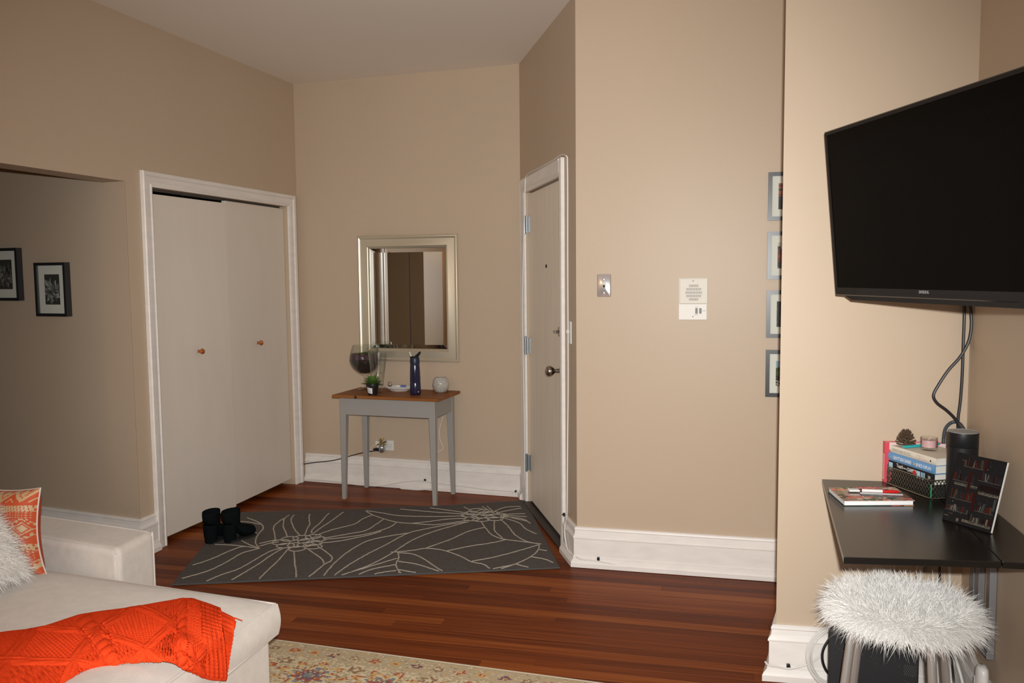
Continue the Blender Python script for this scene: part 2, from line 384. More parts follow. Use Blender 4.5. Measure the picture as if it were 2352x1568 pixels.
C_FRONT_BASE = [(0.917,2.964,0.078),(0.929,2.961,0.067),(0.959,2.956,0.063),(1.000,2.948,0.058),(1.042,2.940,0.070),(1.079,2.934,0.089),(1.108,2.928,0.116)]
C_BLACK_FRONT = [(1.160,2.893,0.217),(1.131,2.898,0.196),(1.108,2.903,0.152),(1.105,2.903,0.111),(1.119,2.901,0.072),(1.144,2.896,0.048),(1.166,2.892,0.037)]
C_COIL = [(1.168,2.902,0.128)]
# ------------------------------------------------------------------ palette
def paint_mat():
    m = mat('wall_paint', (0.535, 0.42, 0.31, 1), rough=0.42, spec=0.25, bump=0.10, bscale=160, var=0.018, vscale=1.3)
    return m
PAINT = paint_mat()
CEIL = mat('ceiling_paint', (0.86, 0.80, 0.73, 1), rough=0.8, spec=0.2, bump=0.06, bscale=120, var=0.02, vscale=0.8)
def trim_mat():
    m = mat('trim_paint', (0.82, 0.775, 0.73, 1), rough=0.38, spec=0.45, bump=0.10, bscale=60, var=0.05, vscale=9, stretch=(0.6, 3, 3))
    return m
TRIM = trim_mat()
DOORP = mat('door_paint', (0.76, 0.69, 0.61, 1), rough=0.40, spec=0.4, bump=0.05, bscale=90, var=0.02, vscale=3, stretch=(3, 3, 0.6))
DARK = mat('dark_gap', (0.012, 0.010, 0.008, 1), rough=0.9)
BLACK = mat('black_plastic', (0.012, 0.012, 0.013, 1), rough=0.38)
BLACKM = mat('black_matte', (0.012, 0.012, 0.013, 1), rough=0.75, spec=0.25)
WHITEP = mat('white_plastic', (0.78, 0.77, 0.74, 1), rough=0.35)
WHITEC = mat('white_cable', (0.74, 0.72, 0.68, 1), rough=0.45)
STEEL = mat('steel', (0.62, 0.63, 0.65, 1), rough=0.28, metal=1.0)
NICKEL = mat('aged_nickel', (0.42, 0.40, 0.37, 1), rough=0.22, metal=1.0)
PAPER = mat('paper', (0.80, 0.80, 0.80, 1), rough=0.8)
FLOORW = wood_mat('floor_wood', [(0.12, (0.066, 0.0130, 0.0032, 1)), (0.40, (0.150, 0.032, 0.0068, 1)), (0.60, (0.215, 0.050, 0.0100, 1)), (0.88, (0.330, 0.098, 0.022, 1))],
                  gscale=(0.9, 42, 42), rough=0.38, rnd=0.50, coat=0.0)

# ------------------------------------------------------------------ plan of the room
L = Vector((-1.5467, 6.1046)); R = Vector((0.0633, 5.5861)); O = Vector((0.3263, 4.2252))
E = Vector((0.9670, 3.000)); G = Vector((1.585, 2.885)); J = Vector((-2.019, 4.431))
MD = Vector((0.9721, -0.2345)); M_END = O + MD*2.2
RWD = Vector((-0.2385, -0.971)); RR = G + RWD*4.6
LWD = (L-J).normalized(); LR = Vector((-3.62, -0.565))
HD = Vector((-0.929, 0.370))
NJ = J - LWD*0.93                                        # near jamb of the hall opening
H = 2.874
def ang(a, b): return atan2(b.y-a.y, b.x-a.x)
def wall(name, a, b, t=0.10, e0=0.0, e1=0.0, boxes=None, m=None):
    Ln = (b-a).length; mb = MB()
    for bx in (boxes or [(-e0, Ln+e1, 0, t, 0, H)]): mb.box(*bx)
    return struct(place(mb.build(name, m or PAINT), (a.x, a.y, 0), ang(a, b)))
wall('wall_back', L, R, e0=0.1, e1=0.1)
wall('wall_entry', R, O, boxes=[(-0.1, 0.19, 0, 0.1, 0, H), (0.19, 1.116, 0, 0.1, 2.022, H), (1.116, (O-R).length, 0, 0.1, 0, H)])
wall('wall_middle', O, M_END)
GL = (G-E).length
struct(place(MB().prism([(0, 0), (GL+0.1, 0), (GL+0.1, 0.1), (0.034, 0.1)], 0, H).build('wall_front', PAINT), (E.x, E.y, 0), ang(E, G)))
wall("wall_return", E+Vector((0.40, 0.917))*1.25, E, e1=-0.06)
wall('wall_right', G, RR, e0=0.1, e1=0.1)
LL = (L-J).length
lw = MB()
lw.prism([(0, 0), (0.190, 0), (0.190, 0.12), (0.05, 0.12)], 0, 2.009)
lw.box(0.190, 1.602, 0, 0.12, 1.997, 2.009); lw.box(1.602, LL+0.1, 0, 0.12, 0, 2.009)
lw.box(-0.93, LL+0.1, 0, 0.15, 2.009, H)
lw.box(-(NJ-LR).length-0.93, -0.93, 0, 0.15, 0, H)
struct(place(lw.build('wall_left', PAINT), (J.x, J.y, 0), ang(J, L)))
wall('wall_hall', J+HD*1.9, J, boxes=[(-0.05, 1.80, 0, 0.1, 0, H), (1.80, 1.893, 0, 0.006, 0, H)])
wall('wall_hall_far', NJ+HD*1.9, J+HD*1.9, e1=0.1)
wall('wall_hall_near', NJ, NJ+HD*1.9, e1=0.05, boxes=[(0.16, 1.95, 0, 0.1, 0, H)])
# closet interior behind the folding doors
ci = MB().box(0.10, 1.70, 0.62, 0.68, 0, 2.3).box(0.10, 0.16, 0.125, 0.62, 0, 2.3).box(1.64, 1.70, 0.125, 0.62, 0, 2.3).box(0.10, 1.70, 0.125, 0.68, 2.3, 2.34)
struct(place(ci.build('wall_closet', mat('closet_inside', (0.10, 0.08, 0.06, 1), rough=0.9)), (J.x, J.y, 0), ang(J, L)))
# rear wall with a window
rl = (LR-RR).length; w0, w1 = 1.45, 3.15
wall('wall_rear', RR, LR, boxes=[(-0.1, w0, 0, 0.12, 0, H), (w1, rl+0.2, 0, 0.12, 0, H), (w0, w1, 0, 0.12, 0, 0.85), (w0, w1, 0, 0.12, 2.45, H)])
win = MB()
win.box(w0, w0+0.07, -0.01, 0.10, 0.85, 2.45).box(w1-0.07, w1, -0.01, 0.10, 0.85, 2.45).box(w0, w1, -0.01, 0.10, 0.85, 0.92).box(w0, w1, -0.01, 0.10, 2.38, 2.45).box(w0, w1, 0.02, 0.07, 1.62, 1.67)
wo = struct(place(win.build('window_1', TRIM), (RR.x, RR.y, 0), ang(RR, LR)))
wp = MB().box(w0+0.07, w1-0.07, 0.044, 0.048, 0.92, 2.38).build('window_pane', glass_mat('window_glass'), wo)
# ceiling
struct(MB().box(-5.5, 3.2, -2.6, 7.2, H, H+0.08).build('ceiling', CEIL))

# ------------------------------------------------------------------ floor of narrow strip planks
FA = radians(-13.4)
fl = struct(MB().box(-5.5, 3.2, -2.6, 7.2, -0.06, -0.0205).build('floor', mat('subfloor', (0.03, 0.010, 0.004, 1), rough=0.7)))
PW = 0.0585
rows0, rows1 = int(0.9/PW), int(6.62/PW)
fu = Vector((cos(FA), sin(FA))); fv = Vector((-sin(FA), cos(FA)))
def plank_mesh(ln, w):
    b = 0.0005; b2 = 0.0002
    vs = [(0, 0, -0.02), (ln, 0, -0.02), (ln, w, -0.02), (0, w, -0.02),
          (0, b2, -b), (ln, b2, -b), (ln, w-b2, -b), (0, w-b2, -b),
          (b, b, 0), (ln-b, b, 0), (ln-b, w-b, 0), (b, w-b, 0)]
    fs = [(3, 2, 1, 0)] + [(i, (i+1) % 4, 4+(i+1) % 4, 4+i) for i in range(4)] + [(4+i, 4+(i+1) % 4, 8+(i+1) % 4, 8+i) for i in range(4)] + [(8, 9, 10, 11)]
    me = bpy.data.meshes.new('plank'); me.from_pydata(vs, [], fs); me.materials.append(FLOORW); return me
prng = random.Random(11)
NPL = 0
for k in range(rows0, rows1+1):
    v = k*PW
    near = v < 3.0
    ulo, uhi = (-3.6, 2.2) if v < 5.0 else (-3.3, -0.5)
    if v < 2.6: ulo, uhi = -2.6, 2.2
    u = ulo - prng.random()*1.2
    while u < uhi:
        ln = prng.uniform(1.5, 3.4)
        o = bpy.data.objects.new('plank', plank_mesh(ln-0.0004, PW-0.00025)); COL.objects.link(o); o.parent = fl
        p = fu*u + fv*v
        o.location = (p.x, p.y, prng.uniform(-0.0004, 0.0)); o.rotation_euler = (0, 0, FA)
        u += ln; NPL += 1
print('planks', NPL)

# ------------------------------------------------------------------ baseboards
BP = [(0.0, 0.206), (0.008, 0.206), (0.014, 0.201), (0.016, 0.193), (0.013, 0.188), (0.015, 0.170), (0.022, 0.160), (0.025, 0.154), (0.025, 0.149), (0.021, 0.146), (0.021, 0.058),
      (0.026, 0.052), (0.026, 0.045), (0.037, 0.032), (0.041, 0.024), (0.041, 0.002), (0.0, 0.002)]
def baseboard(name, path):
    return struct(MB().sweep([(p.x, p.y) for p in path], BP).build(name, TRIM, smooth=True, angle=25))
ed = (O-R).normalized(); ld = (L-J).normalized()
baseboard('baseboard_back', [L+(R-L).normalized()*0.02, R, R+ed*0.095])
baseboard('baseboard_middle', [R+ed*1.172, O, O+MD*1.6])
baseboard('baseboard_hall', [J+HD*1.85, J, J+ld*0.112])
baseboard('baseboard_front', [E+Vector((0.40, 0.917))*0.9, E, G, G+RWD*4.4])

# ------------------------------------------------------------------ closet: casing, folding door
CASE = [(0.0, 0.001), (0.0, 0.012), (0.010, 0.016), (0.018, 0.010), (0.026, 0.014), (0.052, 0.016), (0.060, 0.024), (0.078, 0.026), (0.082, 0.020), (0.082, 0.001)]
cl = MB().sweep([(1.602, 0.0), (1.602, 1.997), (0.194, 1.997), (0.194, 0.0)], CASE, plane='xz', side=1)
struct(place(cl.build('trim_1', TRIM, smooth=True, angle=30), (J.x, J.y, 0), ang(J, L)))
door1 = struct(place(MB().box(0.20, 1.595, 0.055, 0.085, 1.985, 1.9965).build('door_1', mat('door_track', (0.12, 0.11, 0.10, 1), rough=0.5, metal=0.6)), (J.x, J.y, 0), ang(J, L)))
def slab(mb, x0, x1, z0, z1, y): mb.box(x0, x1, y, y+0.030, z0, z1); return mb
p1 = MB()
# near leaf stands a little proud at the fold
p1.prism([(0.198, 0.030), (0.894, 0.012), (0.894, 0.042), (0.198, 0.060)], 0.028, 1.966).build('door_panel', DOORP, door1, bevel=0.002)
MB().prism([(0.8975, 0.016), (1.597, 0.028), (1.597, 0.058), (0.8975, 0.046)], 0.040, 1.982).build('door_panel', DOORP, door1, bevel=0.002)
COPPER = mat('copper_knob', (0.62, 0.22, 0.09, 1), rough=0.25, metal=0.85)
for s_, y_ in ((0.578, 0.018), (1.212, 0.020)):
    kb = MB().lathe([(0.010, 0.0), (0.008, -0.010), (0.012, -0.016), (0.0165, -0.022), (0.0175, -0.028), (0.0145, -0.034), (0.006, -0.037), (0, -0.0375)], 20, (s_, y_, 1.062), axis='y')
    kb.build('door_knob', COPPER, door1, smooth=True)

# ------------------------------------------------------------------ entry door on the angled wall
EA = ang(R, O)
ecase = [(0.0, 0.001), (0.0, 0.014), (0.008, 0.020), (0.020, 0.022), (0.075, 0.022), (0.084, 0.026), (0.090, 0.024), (0.090, 0.001)]
ecaseR = [(0.0, 0.001), (0.0, 0.018), (0.006, 0.022), (0.040, 0.022), (0.045, 0.020), (0.045, 0.001)]
tr2 = MB().sweep([(1.119, 2.022), (0.187, 2.022), (0.187, 0.0)], ecase, plane='xz', side=1).sweep([(1.119, 0.0), (1.119, 2.112)], ecaseR, plane='xz', side=1)
struct(place(tr2.build('trim_2', TRIM, smooth=True, angle=30), (R.x, R.y, 0), EA))
door2 = struct(place(MB().box(0.196, 1.110, 0.012, 0.056, 0.030, 2.012).build('door_2', mat('entry_door_paint', (0.88, 0.80, 0.685, 1), rough=0.45, spec=0.4, bump=0.12, bscale=70, var=0.04, vscale=4, stretch=(6, 6, 0.5)), bevel=0.002), (R.x, R.y, 0), EA))
struct(place(MB().box(0.15, 1.16, -0.035, 0.10, 0.0005, 0.016).build('trim_3', mat('threshold_wood', (0.022, 0.010, 0.006, 1), rough=0.5), bevel=0.006), (R.x, R.y, 0), EA))
for z in (1.82, 1.045, 0.275):
    h = MB().box(0.160, 0.192, -0.004, 0.004, z-0.05, z+0.05).box(0.196, 0.230, 0.006, 0.0125, z-0.05, z+0.05)
    h.lathe([(0.0075, z-0.056), (0.0075, z+0.056)], 12, (0.193, -0.012, 0)).lathe([(0.0, z-0.062), (0.006, z-0.058), (0.006, z-0.054)], 12, (0.193, -0.012, 0)).lathe([(0.006, z+0.054), (0.006, z+0.058), (0.0, z+0.062)], 12, (0.193, -0.012, 0))
    h.build('hinge', mat('hinge_steel', (0.30, 0.33, 0.36, 1), rough=0.4, metal=0.9), door2, smooth=True)
MB().lathe([(0.0, 0.013), (0.011, 0.0125), (0.011, 0.008), (0.008, 0.006), (0.0, 0.007)][::-1], 16, (0.690, 0.0, 1.550), axis='y').build('peephole', mat('peephole_dark', (0.03, 0.025, 0.02, 1), rough=0.3, metal=0.5), door2, smooth=True)
db = MB().lathe([(0.030, 0.012), (0.030, 0.0), (0.026, -0.008), (0.0, -0.010)], 24, (1.052, 0, 1.190), axis='y')
dbo = db.build('deadbolt', NICKEL, door2, smooth=True)
MB().box(1.030, 1.074, -0.034, -0.010, 1.183, 1.197).build('thumb_turn', NICKEL, dbo, bevel=0.003)
MB().box(1.030, 1.098, 0.006, 0.013, 0.885, 1.065).build('lock_plate', mat('dark_brass', (0.16, 0.12, 0.09, 1), rough=0.35, metal=0.9), door2, bevel=0.002)
kn = MB().lathe([(0.028, 0.008), (0.027, 0.0), (0.012, -0.006), (0.010, -0.030), (0.020, -0.040), (0.0285, -0.052), (0.030, -0.064), (0.025, -0.076), (0.012, -0.083), (0, -0.084)], 28, (1.052, 0, 0.975), axis='y')
kn.build('door_knob', NICKEL, door2, smooth=True)
# ------------------------------------------------------------------ small shared materials
FABRIC = mat('sofa_linen', (0.62, 0.567, 0.515, 1), rough=0.9, spec=0.1, bump=0.35, bscale=420, var=0.05, vscale=30, sheen=0.2)
GLASS = glass_mat('clear_glass', base=0.045, edge=0.85)
PANE = glass_mat('picture_glass', tint=(0.96, 0.97, 0.96, 1), base=0.03, edge=0.7, rough=0.02)
FRAMEB = mat('black_frame', (0.014, 0.015, 0.018, 1), rough=0.32, spec=0.6)
MATBOARD = mat('mat_board', (0.88, 0.86, 0.80, 1), rough=0.85)
GREEN = mat('leaf_green', (0.095, 0.19, 0.032, 1), rough=0.5, var=0.35, vscale=30)
BA = ang(L, R); MA = atan2(MD.y, MD.x); FRA = ang(E, G); RWA = atan2(RWD.y, RWD.x); HA = atan2(-HD.y, -HD.x)
bu = (R-L).normalized(); bo = Vector((-bu.y, bu.x))
def on_back(s, y): p = L+bu*s+bo*y; return p.x, p.y
mo = Vector((-MD.y, MD.x))
def on_mid(s, y=0): p = O+MD*s+mo*y; return p.x, p.y

# ------------------------------------------------------------------ framed mirror on the back wall
mx, my = on_back(0.873, -0.003)
mir = thing('mirror', 'large mirror in a wide champagne silver frame above the console table', 'mirror', (mx, my, 1.3435), BA+radians(2.6))
mw, mh = 0.373, 0.439
CHAMP = mat('champagne_silver', (0.66, 0.60, 0.47, 1), rough=0.36, metal=0.65, bump=0.02, bscale=300)
fp = [(0, 0.001), (0, 0.020), (0.006, 0.028), (0.014, 0.030), (0.020, 0.027), (0.026, 0.022), (0.030, 0.0225), (0.068, 0.036), (0.074, 0.036), (0.078, 0.030), (0.083, 0.027), (0.087, 0.022), (0.090, 0.014), (0.090, 0.002)]
rect = [(-mw, -mh), (mw, -mh), (mw, mh), (-mw, mh)]
MB().sweep(rect, fp, closed=True, plane='xz', side=-1).build('frame', CHAMP, mir, smooth=True, angle=20)
iw, ih = mw-0.088, mh-0.088
MIRM = mat('mirror_silver', (0.86, 0.88, 0.86, 1), rough=0.0, metal=1.0)
g = MB().quad((-iw+.03, -0.0125, -ih+.03), (iw-.03, -0.0125, -ih+.03), (iw-.03, -0.0125, ih-.03), (-iw+.03, -0.0125, ih-.03))
c0 = [(-iw, -0.010, -ih), (iw, -0.010, -ih), (iw, -0.010, ih), (-iw, -0.010, ih)]
c1 = [(-iw+.03, -0.0125, -ih+.03), (iw-.03, -0.0125, -ih+.03), (iw-.03, -0.0125, ih-.03), (-iw+.03, -0.0125, ih-.03)]
for k in range(4): g.quad(c0[k], c0[(k+1) % 4], c1[(k+1) % 4], c1[k])
g.box(-iw, iw, -0.006, -0.004, -ih, ih)
g.build('mirror_glass', MIRM, mir)

# ------------------------------------------------------------------ console table
TZ = 0.715
tx, ty = on_back(0.882, 0)
ct = thing('console_table', 'small grey console table with a stained pine top below the mirror', 'table', (tx, ty, 0), BA)
TOPW = wood_mat('pine_top', [(0.2, (0.16, 0.055, 0.016, 1)), (0.5, (0.27, 0.10, 0.030, 1)), (0.8, (0.36, 0.15, 0.050, 1))], gscale=(1.0, 22, 22), rough=0.42, rnd=0.0)
GREYP = mat('grey_table_paint', (0.34, 0.325, 0.305, 1), rough=0.5, bump=0.03, bscale=80)
MB().box(-0.383, 0.383, -0.440, -0.043, TZ-0.020, TZ).build('tabletop', TOPW, ct, bevel=0.004)
x0, x1, ya, yb = -0.345, 0.345, -0.405, -0.062
ap = MB().box(x0+.04, x1-.04, ya+.004, ya+.022, TZ-0.135, TZ-0.0205).box(x0+.04, x1-.04, yb-.022, yb-.004, TZ-0.135, TZ-0.0205)
ap.box(x0+.004, x0+.022, ya+.04, yb-.04, TZ-0.135, TZ-0.0205).box(x1-.022, x1-.004, ya+.04, yb-.04, TZ-0.135, TZ-0.0205)
ap.build('apron', GREYP, ct)
KNOT = mat('wood_knot', (0.035, 0.010, 0.004, 1), rough=0.6)
MB().lathe([(0.0, 0.0), (0.0105, -0.0012), (0.0, -0.0016)], 14, (-0.205, -0.4402, TZ-0.010), axis='y').build('wood_knot', KNOT, ct)
for sx in (0, 1):
    for sy in (0, 1):
        a0, a1 = (x0, x0+0.043) if sx == 0 else (x1-0.043, x1)
        b0, b1 = (ya, ya+0.043) if sy == 0 else (yb-0.043, yb)
        ca, cb = (a0, a0+0.026) if sx == 0 else (a1-0.026, a1)
        da, dbb = (b0, b0+0.026) if sy == 0 else (b1-0.026, b1)
        zt, zm = TZ-0.0205, TZ-0.15
        vs = [(ca, da, 0), (cb, da, 0), (cb, dbb, 0), (ca, dbb, 0), (a0, b0, zm), (a1, b0, zm), (a1, b1, zm), (a0, b1, zm), (a0, b0, zt), (a1, b0, zt), (a1, b1, zt), (a0, b1, zt)]
        fs = [(3, 2, 1, 0), (8, 9, 10, 11)] + [(i, (i+1) % 4, 4+(i+1) % 4, 4+i) for i in range(4)] + [(4+i, 4+(i+1) % 4, 8+(i+1) % 4, 8+i) for i in range(4)]
        MB().add(vs, fs).build('leg', GREYP, ct, bevel=0.002)

# ------------------------------------------------------------------ things on the console table
def leaf_mesh(mb, base, d, L_, w, droop=0.3, mi=0):
    d = Vector(d).normalized(); up = Vector((0, 0, 1)); sd = d.cross(up); sd = sd.normalized() if sd.length > 1e-3 else Vector((1, 0, 0))
    b = Vector(base); rows = []
    for t, ww in ((0, .25), (.25, .8), (.55, 1.0), (.82, .6), (1, .05)):
        c = b+d*(L_*t)+Vector((0, 0, -droop*L_*t*t)); n = sd.cross(d).normalized()
        rows.append((c-sd*w*ww*.5+n*w*.12*ww, c-n*w*.04*ww, c+sd*w*ww*.5+n*w*.12*ww))
    vs = [p for r in rows for p in r]; fs = []
    for k in range(4): fs += [(3*k, 3*k+1, 3*k+4, 3*k+3), (3*k+1, 3*k+2, 3*k+5, 3*k+4)]
    mb.add(vs, fs, mi)
sx_, sy_ = on_back(0.602, -0.155)
sn = thing('glass_goblet', 'giant stemmed glass goblet terrarium filled with dark soil and plants', 'terrarium', (sx_, sy_, TZ))
def gob(r_): return r_
outer = [(0.055, 0.000), (0.054, 0.004), (0.030, 0.008), (0.012, 0.014), (0.008, 0.030), (0.010, 0.085), (0.020, 0.100), (0.050, 0.118), (0.082, 0.145), (0.102, 0.180), (0.108, 0.205), (0.104, 0.240), (0.092, 0.285), (0.083, 0.312)]
MB().lathe(outer+[(0.081, 0.312), (0.090, 0.284), (0.102, 0.240), (0.1055, 0.205), (0.0995, 0.181), (0.080, 0.148), (0.048, 0.121), (0.0, 0.112)], 40).build('goblet', GLASS, sn, smooth=True, angle=60)
SOIL = mat('dark_soil', (0.018, 0.012, 0.009, 1), rough=0.95, bump=0.6, bscale=120, var=0.5, vscale=60)
PURP = mat('purple_gravel', (0.045, 0.012, 0.028, 1), rough=0.8, bump=0.5, bscale=200, var=0.4, vscale=90)
MB().lathe([(0.0, 0.1135), (0.047, 0.1225), (0.079, 0.1495), (0.0985, 0.182), (0.1045, 0.205), (0.1040, 0.215), (0.0, 0.218)], 32).build('soil', SOIL, sn, smooth=True)
MB().lathe([(0.0, 0.2182), (0.1038, 0.2155), (0.1020, 0.232), (0.095, 0.252), (0.05, 0.250), (0.0, 0.246)], 32).build('gravel_layer', PURP, sn, smooth=True)
for (ax, ay, n_) in ((-0.03, -0.05, 9), (0.045, -0.045, 9), (0.0, 0.03, 8)):
    lb = MB()
    for k in range(n_):
        a = 2*pi*k/n_+ax*9
        leaf_mesh(lb, (ax, ay, 0.2485), (cos(a), sin(a), 0.7+0.3*(k % 2)), 0.042, 0.024, 0.5)
    lb.build('plant', GREEN, sn, smooth=True)

vx, vy = on_back(0.752, -0.262)
vs_ = thing('glass_vase', 'clear flared glass vase behind the small potted succulent', 'vase', (vx, vy, TZ))
MB().lathe([(0.032, 0.0), (0.033, 0.003), (0.034, 0.02), (0.046, 0.12), (0.055, 0.19), (0.062, 0.250), (0.0645, 0.270), (0.0625, 0.270), (0.0595, 0.250), (0.0525, 0.19), (0.0435, 0.12), (0.0315, 0.02), (0.0, 0.012)], 36).build('vase', GLASS, vs_, smooth=True, angle=60)
wrap = MB()
wr = random.Random(5)
for k in range(16):
    c = Vector((wr.uniform(-.028, .028), wr.uniform(-.028, .028), wr.uniform(.10, .21)))
    wrap.poly([c+Vector((wr.uniform(-.016, .016), wr.uniform(-.016, .016), wr.uniform(-.02, .02))) for _ in range(4)])
wrap.build('cellophane', glass_mat('cellophane_film', base=0.12, edge=0.8, rough=0.08), vs_)

px_, py_ = on_back(0.770, -0.375)
sp = thing('potted_succulent', 'small green succulent in a black nursery pot with a white label', 'plant', (px_, py_, TZ))
MB().lathe([(0.0, 0.0), (0.029, 0.0), (0.030, 0.003), (0.041, 0.066), (0.044, 0.066), (0.044, 0.075), (0.040, 0.075), (0.039, 0.062), (0.0, 0.060)], 28).build('pot', BLACK, sp, smooth=True, angle=40)
MB().lathe([(0.0385, 0.058), (0.0, 0.066)], 20).build('soil', SOIL, sp)
lb = MB(); lr = random.Random(3)
for k in range(30):
    a = 2.4*k; e = 0.15+1.2*(k/30); rr = 0.006+0.010*(1-k/30)
    leaf_mesh(lb, (rr*cos(a), rr*sin(a), 0.066+0.020*k/30), (cos(a)*cos(e), sin(a)*cos(e), sin(e)), 0.066*(1-.15*k/30)*lr.uniform(.85, 1.1), 0.030, 0.12)
lb.build('succulent_leaves', GREEN, sp, smooth=True)
def cylpatch(r0, r1, z0, z1, a0, a1, n=8, tilt=0.0):
    mb = MB()
    mb.grid(lambda u, v: ((r0+(r1-r0)*v)*cos(a0+(a1-a0)*u), (r0+(r1-r0)*v)*sin(a0+(a1-a0)*u), z0+(z1-z0)*v+tilt*(u-.5)), n, 1); return mb
lab = cylpatch(0.0325, 0.0395, 0.014, 0.052, radians(212), radians(276), tilt=-0.006).build('label_sticker', PAPER, sp, smooth=True)
INK = mat('black_ink', (0.02, 0.02, 0.02, 1), rough=0.7)
for q in range(3):
    cylpatch(0.0345+.0016*q, 0.0348+.0016*q, 0.022+.008*q, 0.0235+.008*q, radians(222), radians(262-6*q)).build('print_line', INK, lab)

dx_, dy_ = on_back(0.858, -0.155)
ds = thing('dish', 'white oval china dish holding small packets behind the water bottle', 'dish', (dx_, dy_, TZ), BA)
CHINA = mat('white_china', (0.78, 0.76, 0.73, 1), rough=0.2)
MB().lathe([(0.0, 0.0), (0.062, 0.0), (0.066, 0.003), (0.098, 0.020), (0.110, 0.026), (0.110, 0.029), (0.096, 0.024), (0.063, 0.007), (0.0, 0.006)], 40).build('dish', CHINA, ds, smooth=True, angle=50, M=Matrix.Diagonal((1, .62, 1, 1)))
pk = thing('packet', 'white and blue paper packet lying in the oval dish', 'packet', (dx_+0.015, dy_-0.004, TZ+0.030), BA+0.2)
bluep = mat('blue_print', (0.09, 0.14, 0.42, 1), rough=0.5)
MB().box(-0.030, 0.036, -0.022, 0.022, 0, 0.010, M=Matrix.Rotation(0.08, 4, 'Y')).build('packet', PAPER, pk, bevel=0.002)
MB().box(-0.002, 0.0365, -0.0226, -0.0221, 0.0005, 0.0105, M=Matrix.Rotation(0.08, 4, 'Y')).box(0.0, 0.034, -0.016, 0.016, 0.0102, 0.0106, M=Matrix.Rotation(0.08, 4, 'Y')).build('blue_print', bluep, pk)
bx_, by_ = on_back(0.795, -0.165)
bl = thing('silver_ball', 'shiny silver ornament ball on the left rim of the oval dish', 'ornament', (bx_, by_, TZ+0.0275))
CHROME = mat('chrome', (0.80, 0.80, 0.80, 1), rough=0.06, metal=1.0)
MB().lathe([(0.017*sin(pi*k/12), 0.017-0.017*cos(pi*k/12)) for k in range(13)], 24).build('ball', CHROME, bl, smooth=True)
MB().lathe([(0.005, 0.033), (0.005, 0.039), (0.0, 0.039)], 12).build('ball_cap', STEEL, bl, smooth=True)

wx_, wy_ = on_back(1.046, -0.300)
wb = thing('water_bottle', 'translucent navy blue water bottle with black flip spout cap', 'bottle', (wx_, wy_, TZ))
NAVY = mat('navy_plastic', (0.017, 0.016, 0.048, 1), rough=0.16, spec=0.5)
MB().lathe([(0.0, 0.002), (0.028, 0.0), (0.034, 0.004), (0.036, 0.02), (0.0355, 0.075), (0.0335, 0.082), (0.0345, 0.09), (0.0335, 0.15), (0.031, 0.196), (0.029, 0.205), (0.0, 0.205)], 36).build('bottle', NAVY, wb, smooth=True, angle=50)
CAPB = mat('navy_cap', (0.010, 0.018, 0.045, 1), rough=0.4)
MB().lathe([(0.0, 0.2052), (0.0305, 0.2052), (0.0315, 0.210), (0.0315, 0.243), (0.029, 0.248), (0.0, 0.249)], 32).build('cap', CAPB, wb, smooth=True, angle=40)
sp2 = MB().box(-0.030, 0.022, -0.018, 0.018, 0.248, 0.256)
sp2.tube([(0.008, 0, 0.254), (0.020, 0, 0.264), (0.030, 0, 0.276), (0.037, 0, 0.286)], [0.011, 0.010, 0.008, 0.006], 10)
sp2.build('flip_spout', BLACKM, wb, bevel=0.003)
sp2 = MB().tube([(-0.024, 0.004, 0.252), (-0.030, 0.004, 0.268), (-0.036, 0.004, 0.284)], 0.0055, 10).build('mouthpiece', mat('cream_silicone', (0.72, 0.66, 0.55, 1), rough=0.5), wb, smooth=True)
MB().box(0.020, 0.027, -0.0349, -0.0342, 0.022, 0.026).build('logo_mark', WHITEP, wb)

gx_, gy_ = on_back(1.165, -0.150)
gl_ = thing('candle_globe', 'round crackle glass candle globe at the right end of the console table', 'candle holder', (gx_, gy_, TZ))
def crackle():
    m = bpy.data.materials.new('crackle_glass'); m.use_nodes = True; t = m.node_tree; b = t.nodes['Principled BSDF']
    v = t.nodes.new('ShaderNodeTexVoronoi'); v.feature = 'DISTANCE_TO_EDGE'; v.inputs['Scale'].default_value = 70
    tc = t.nodes.new('ShaderNodeTexCoord'); t.links.new(tc.outputs['Object'], v.inputs['Vector'])
    r = ramp_node(t, [(0.0, (0.80, 0.79, 0.75, 1)), (0.10, (0.50, 0.47, 0.42, 1)), (0.5, (0.44, 0.41, 0.36, 1))])
    t.links.new(v.outputs['Distance'], r.inputs['Fac']); t.links.new(r.outputs['Color'], b.inputs['Base Color'])
    b.inputs['Roughness'].default_value = 0.08; b.inputs['Alpha'].default_value = 0.72; b.inputs['Coat Weight'].default_value = 0.5
    return m
MB().lathe([(0.0, 0.0), (0.030, 0.0), (0.040, 0.006), (0.052, 0.026), (0.0575, 0.052), (0.053, 0.080), (0.043, 0.098), (0.038, 0.102), (0.036, 0.101), (0.041, 0.096), (0.050, 0.079), (0.0545, 0.052), (0.049, 0.028), (0.037, 0.009), (0.0, 0.005)], 36).build('globe', crackle(), gl_, smooth=True, angle=60)

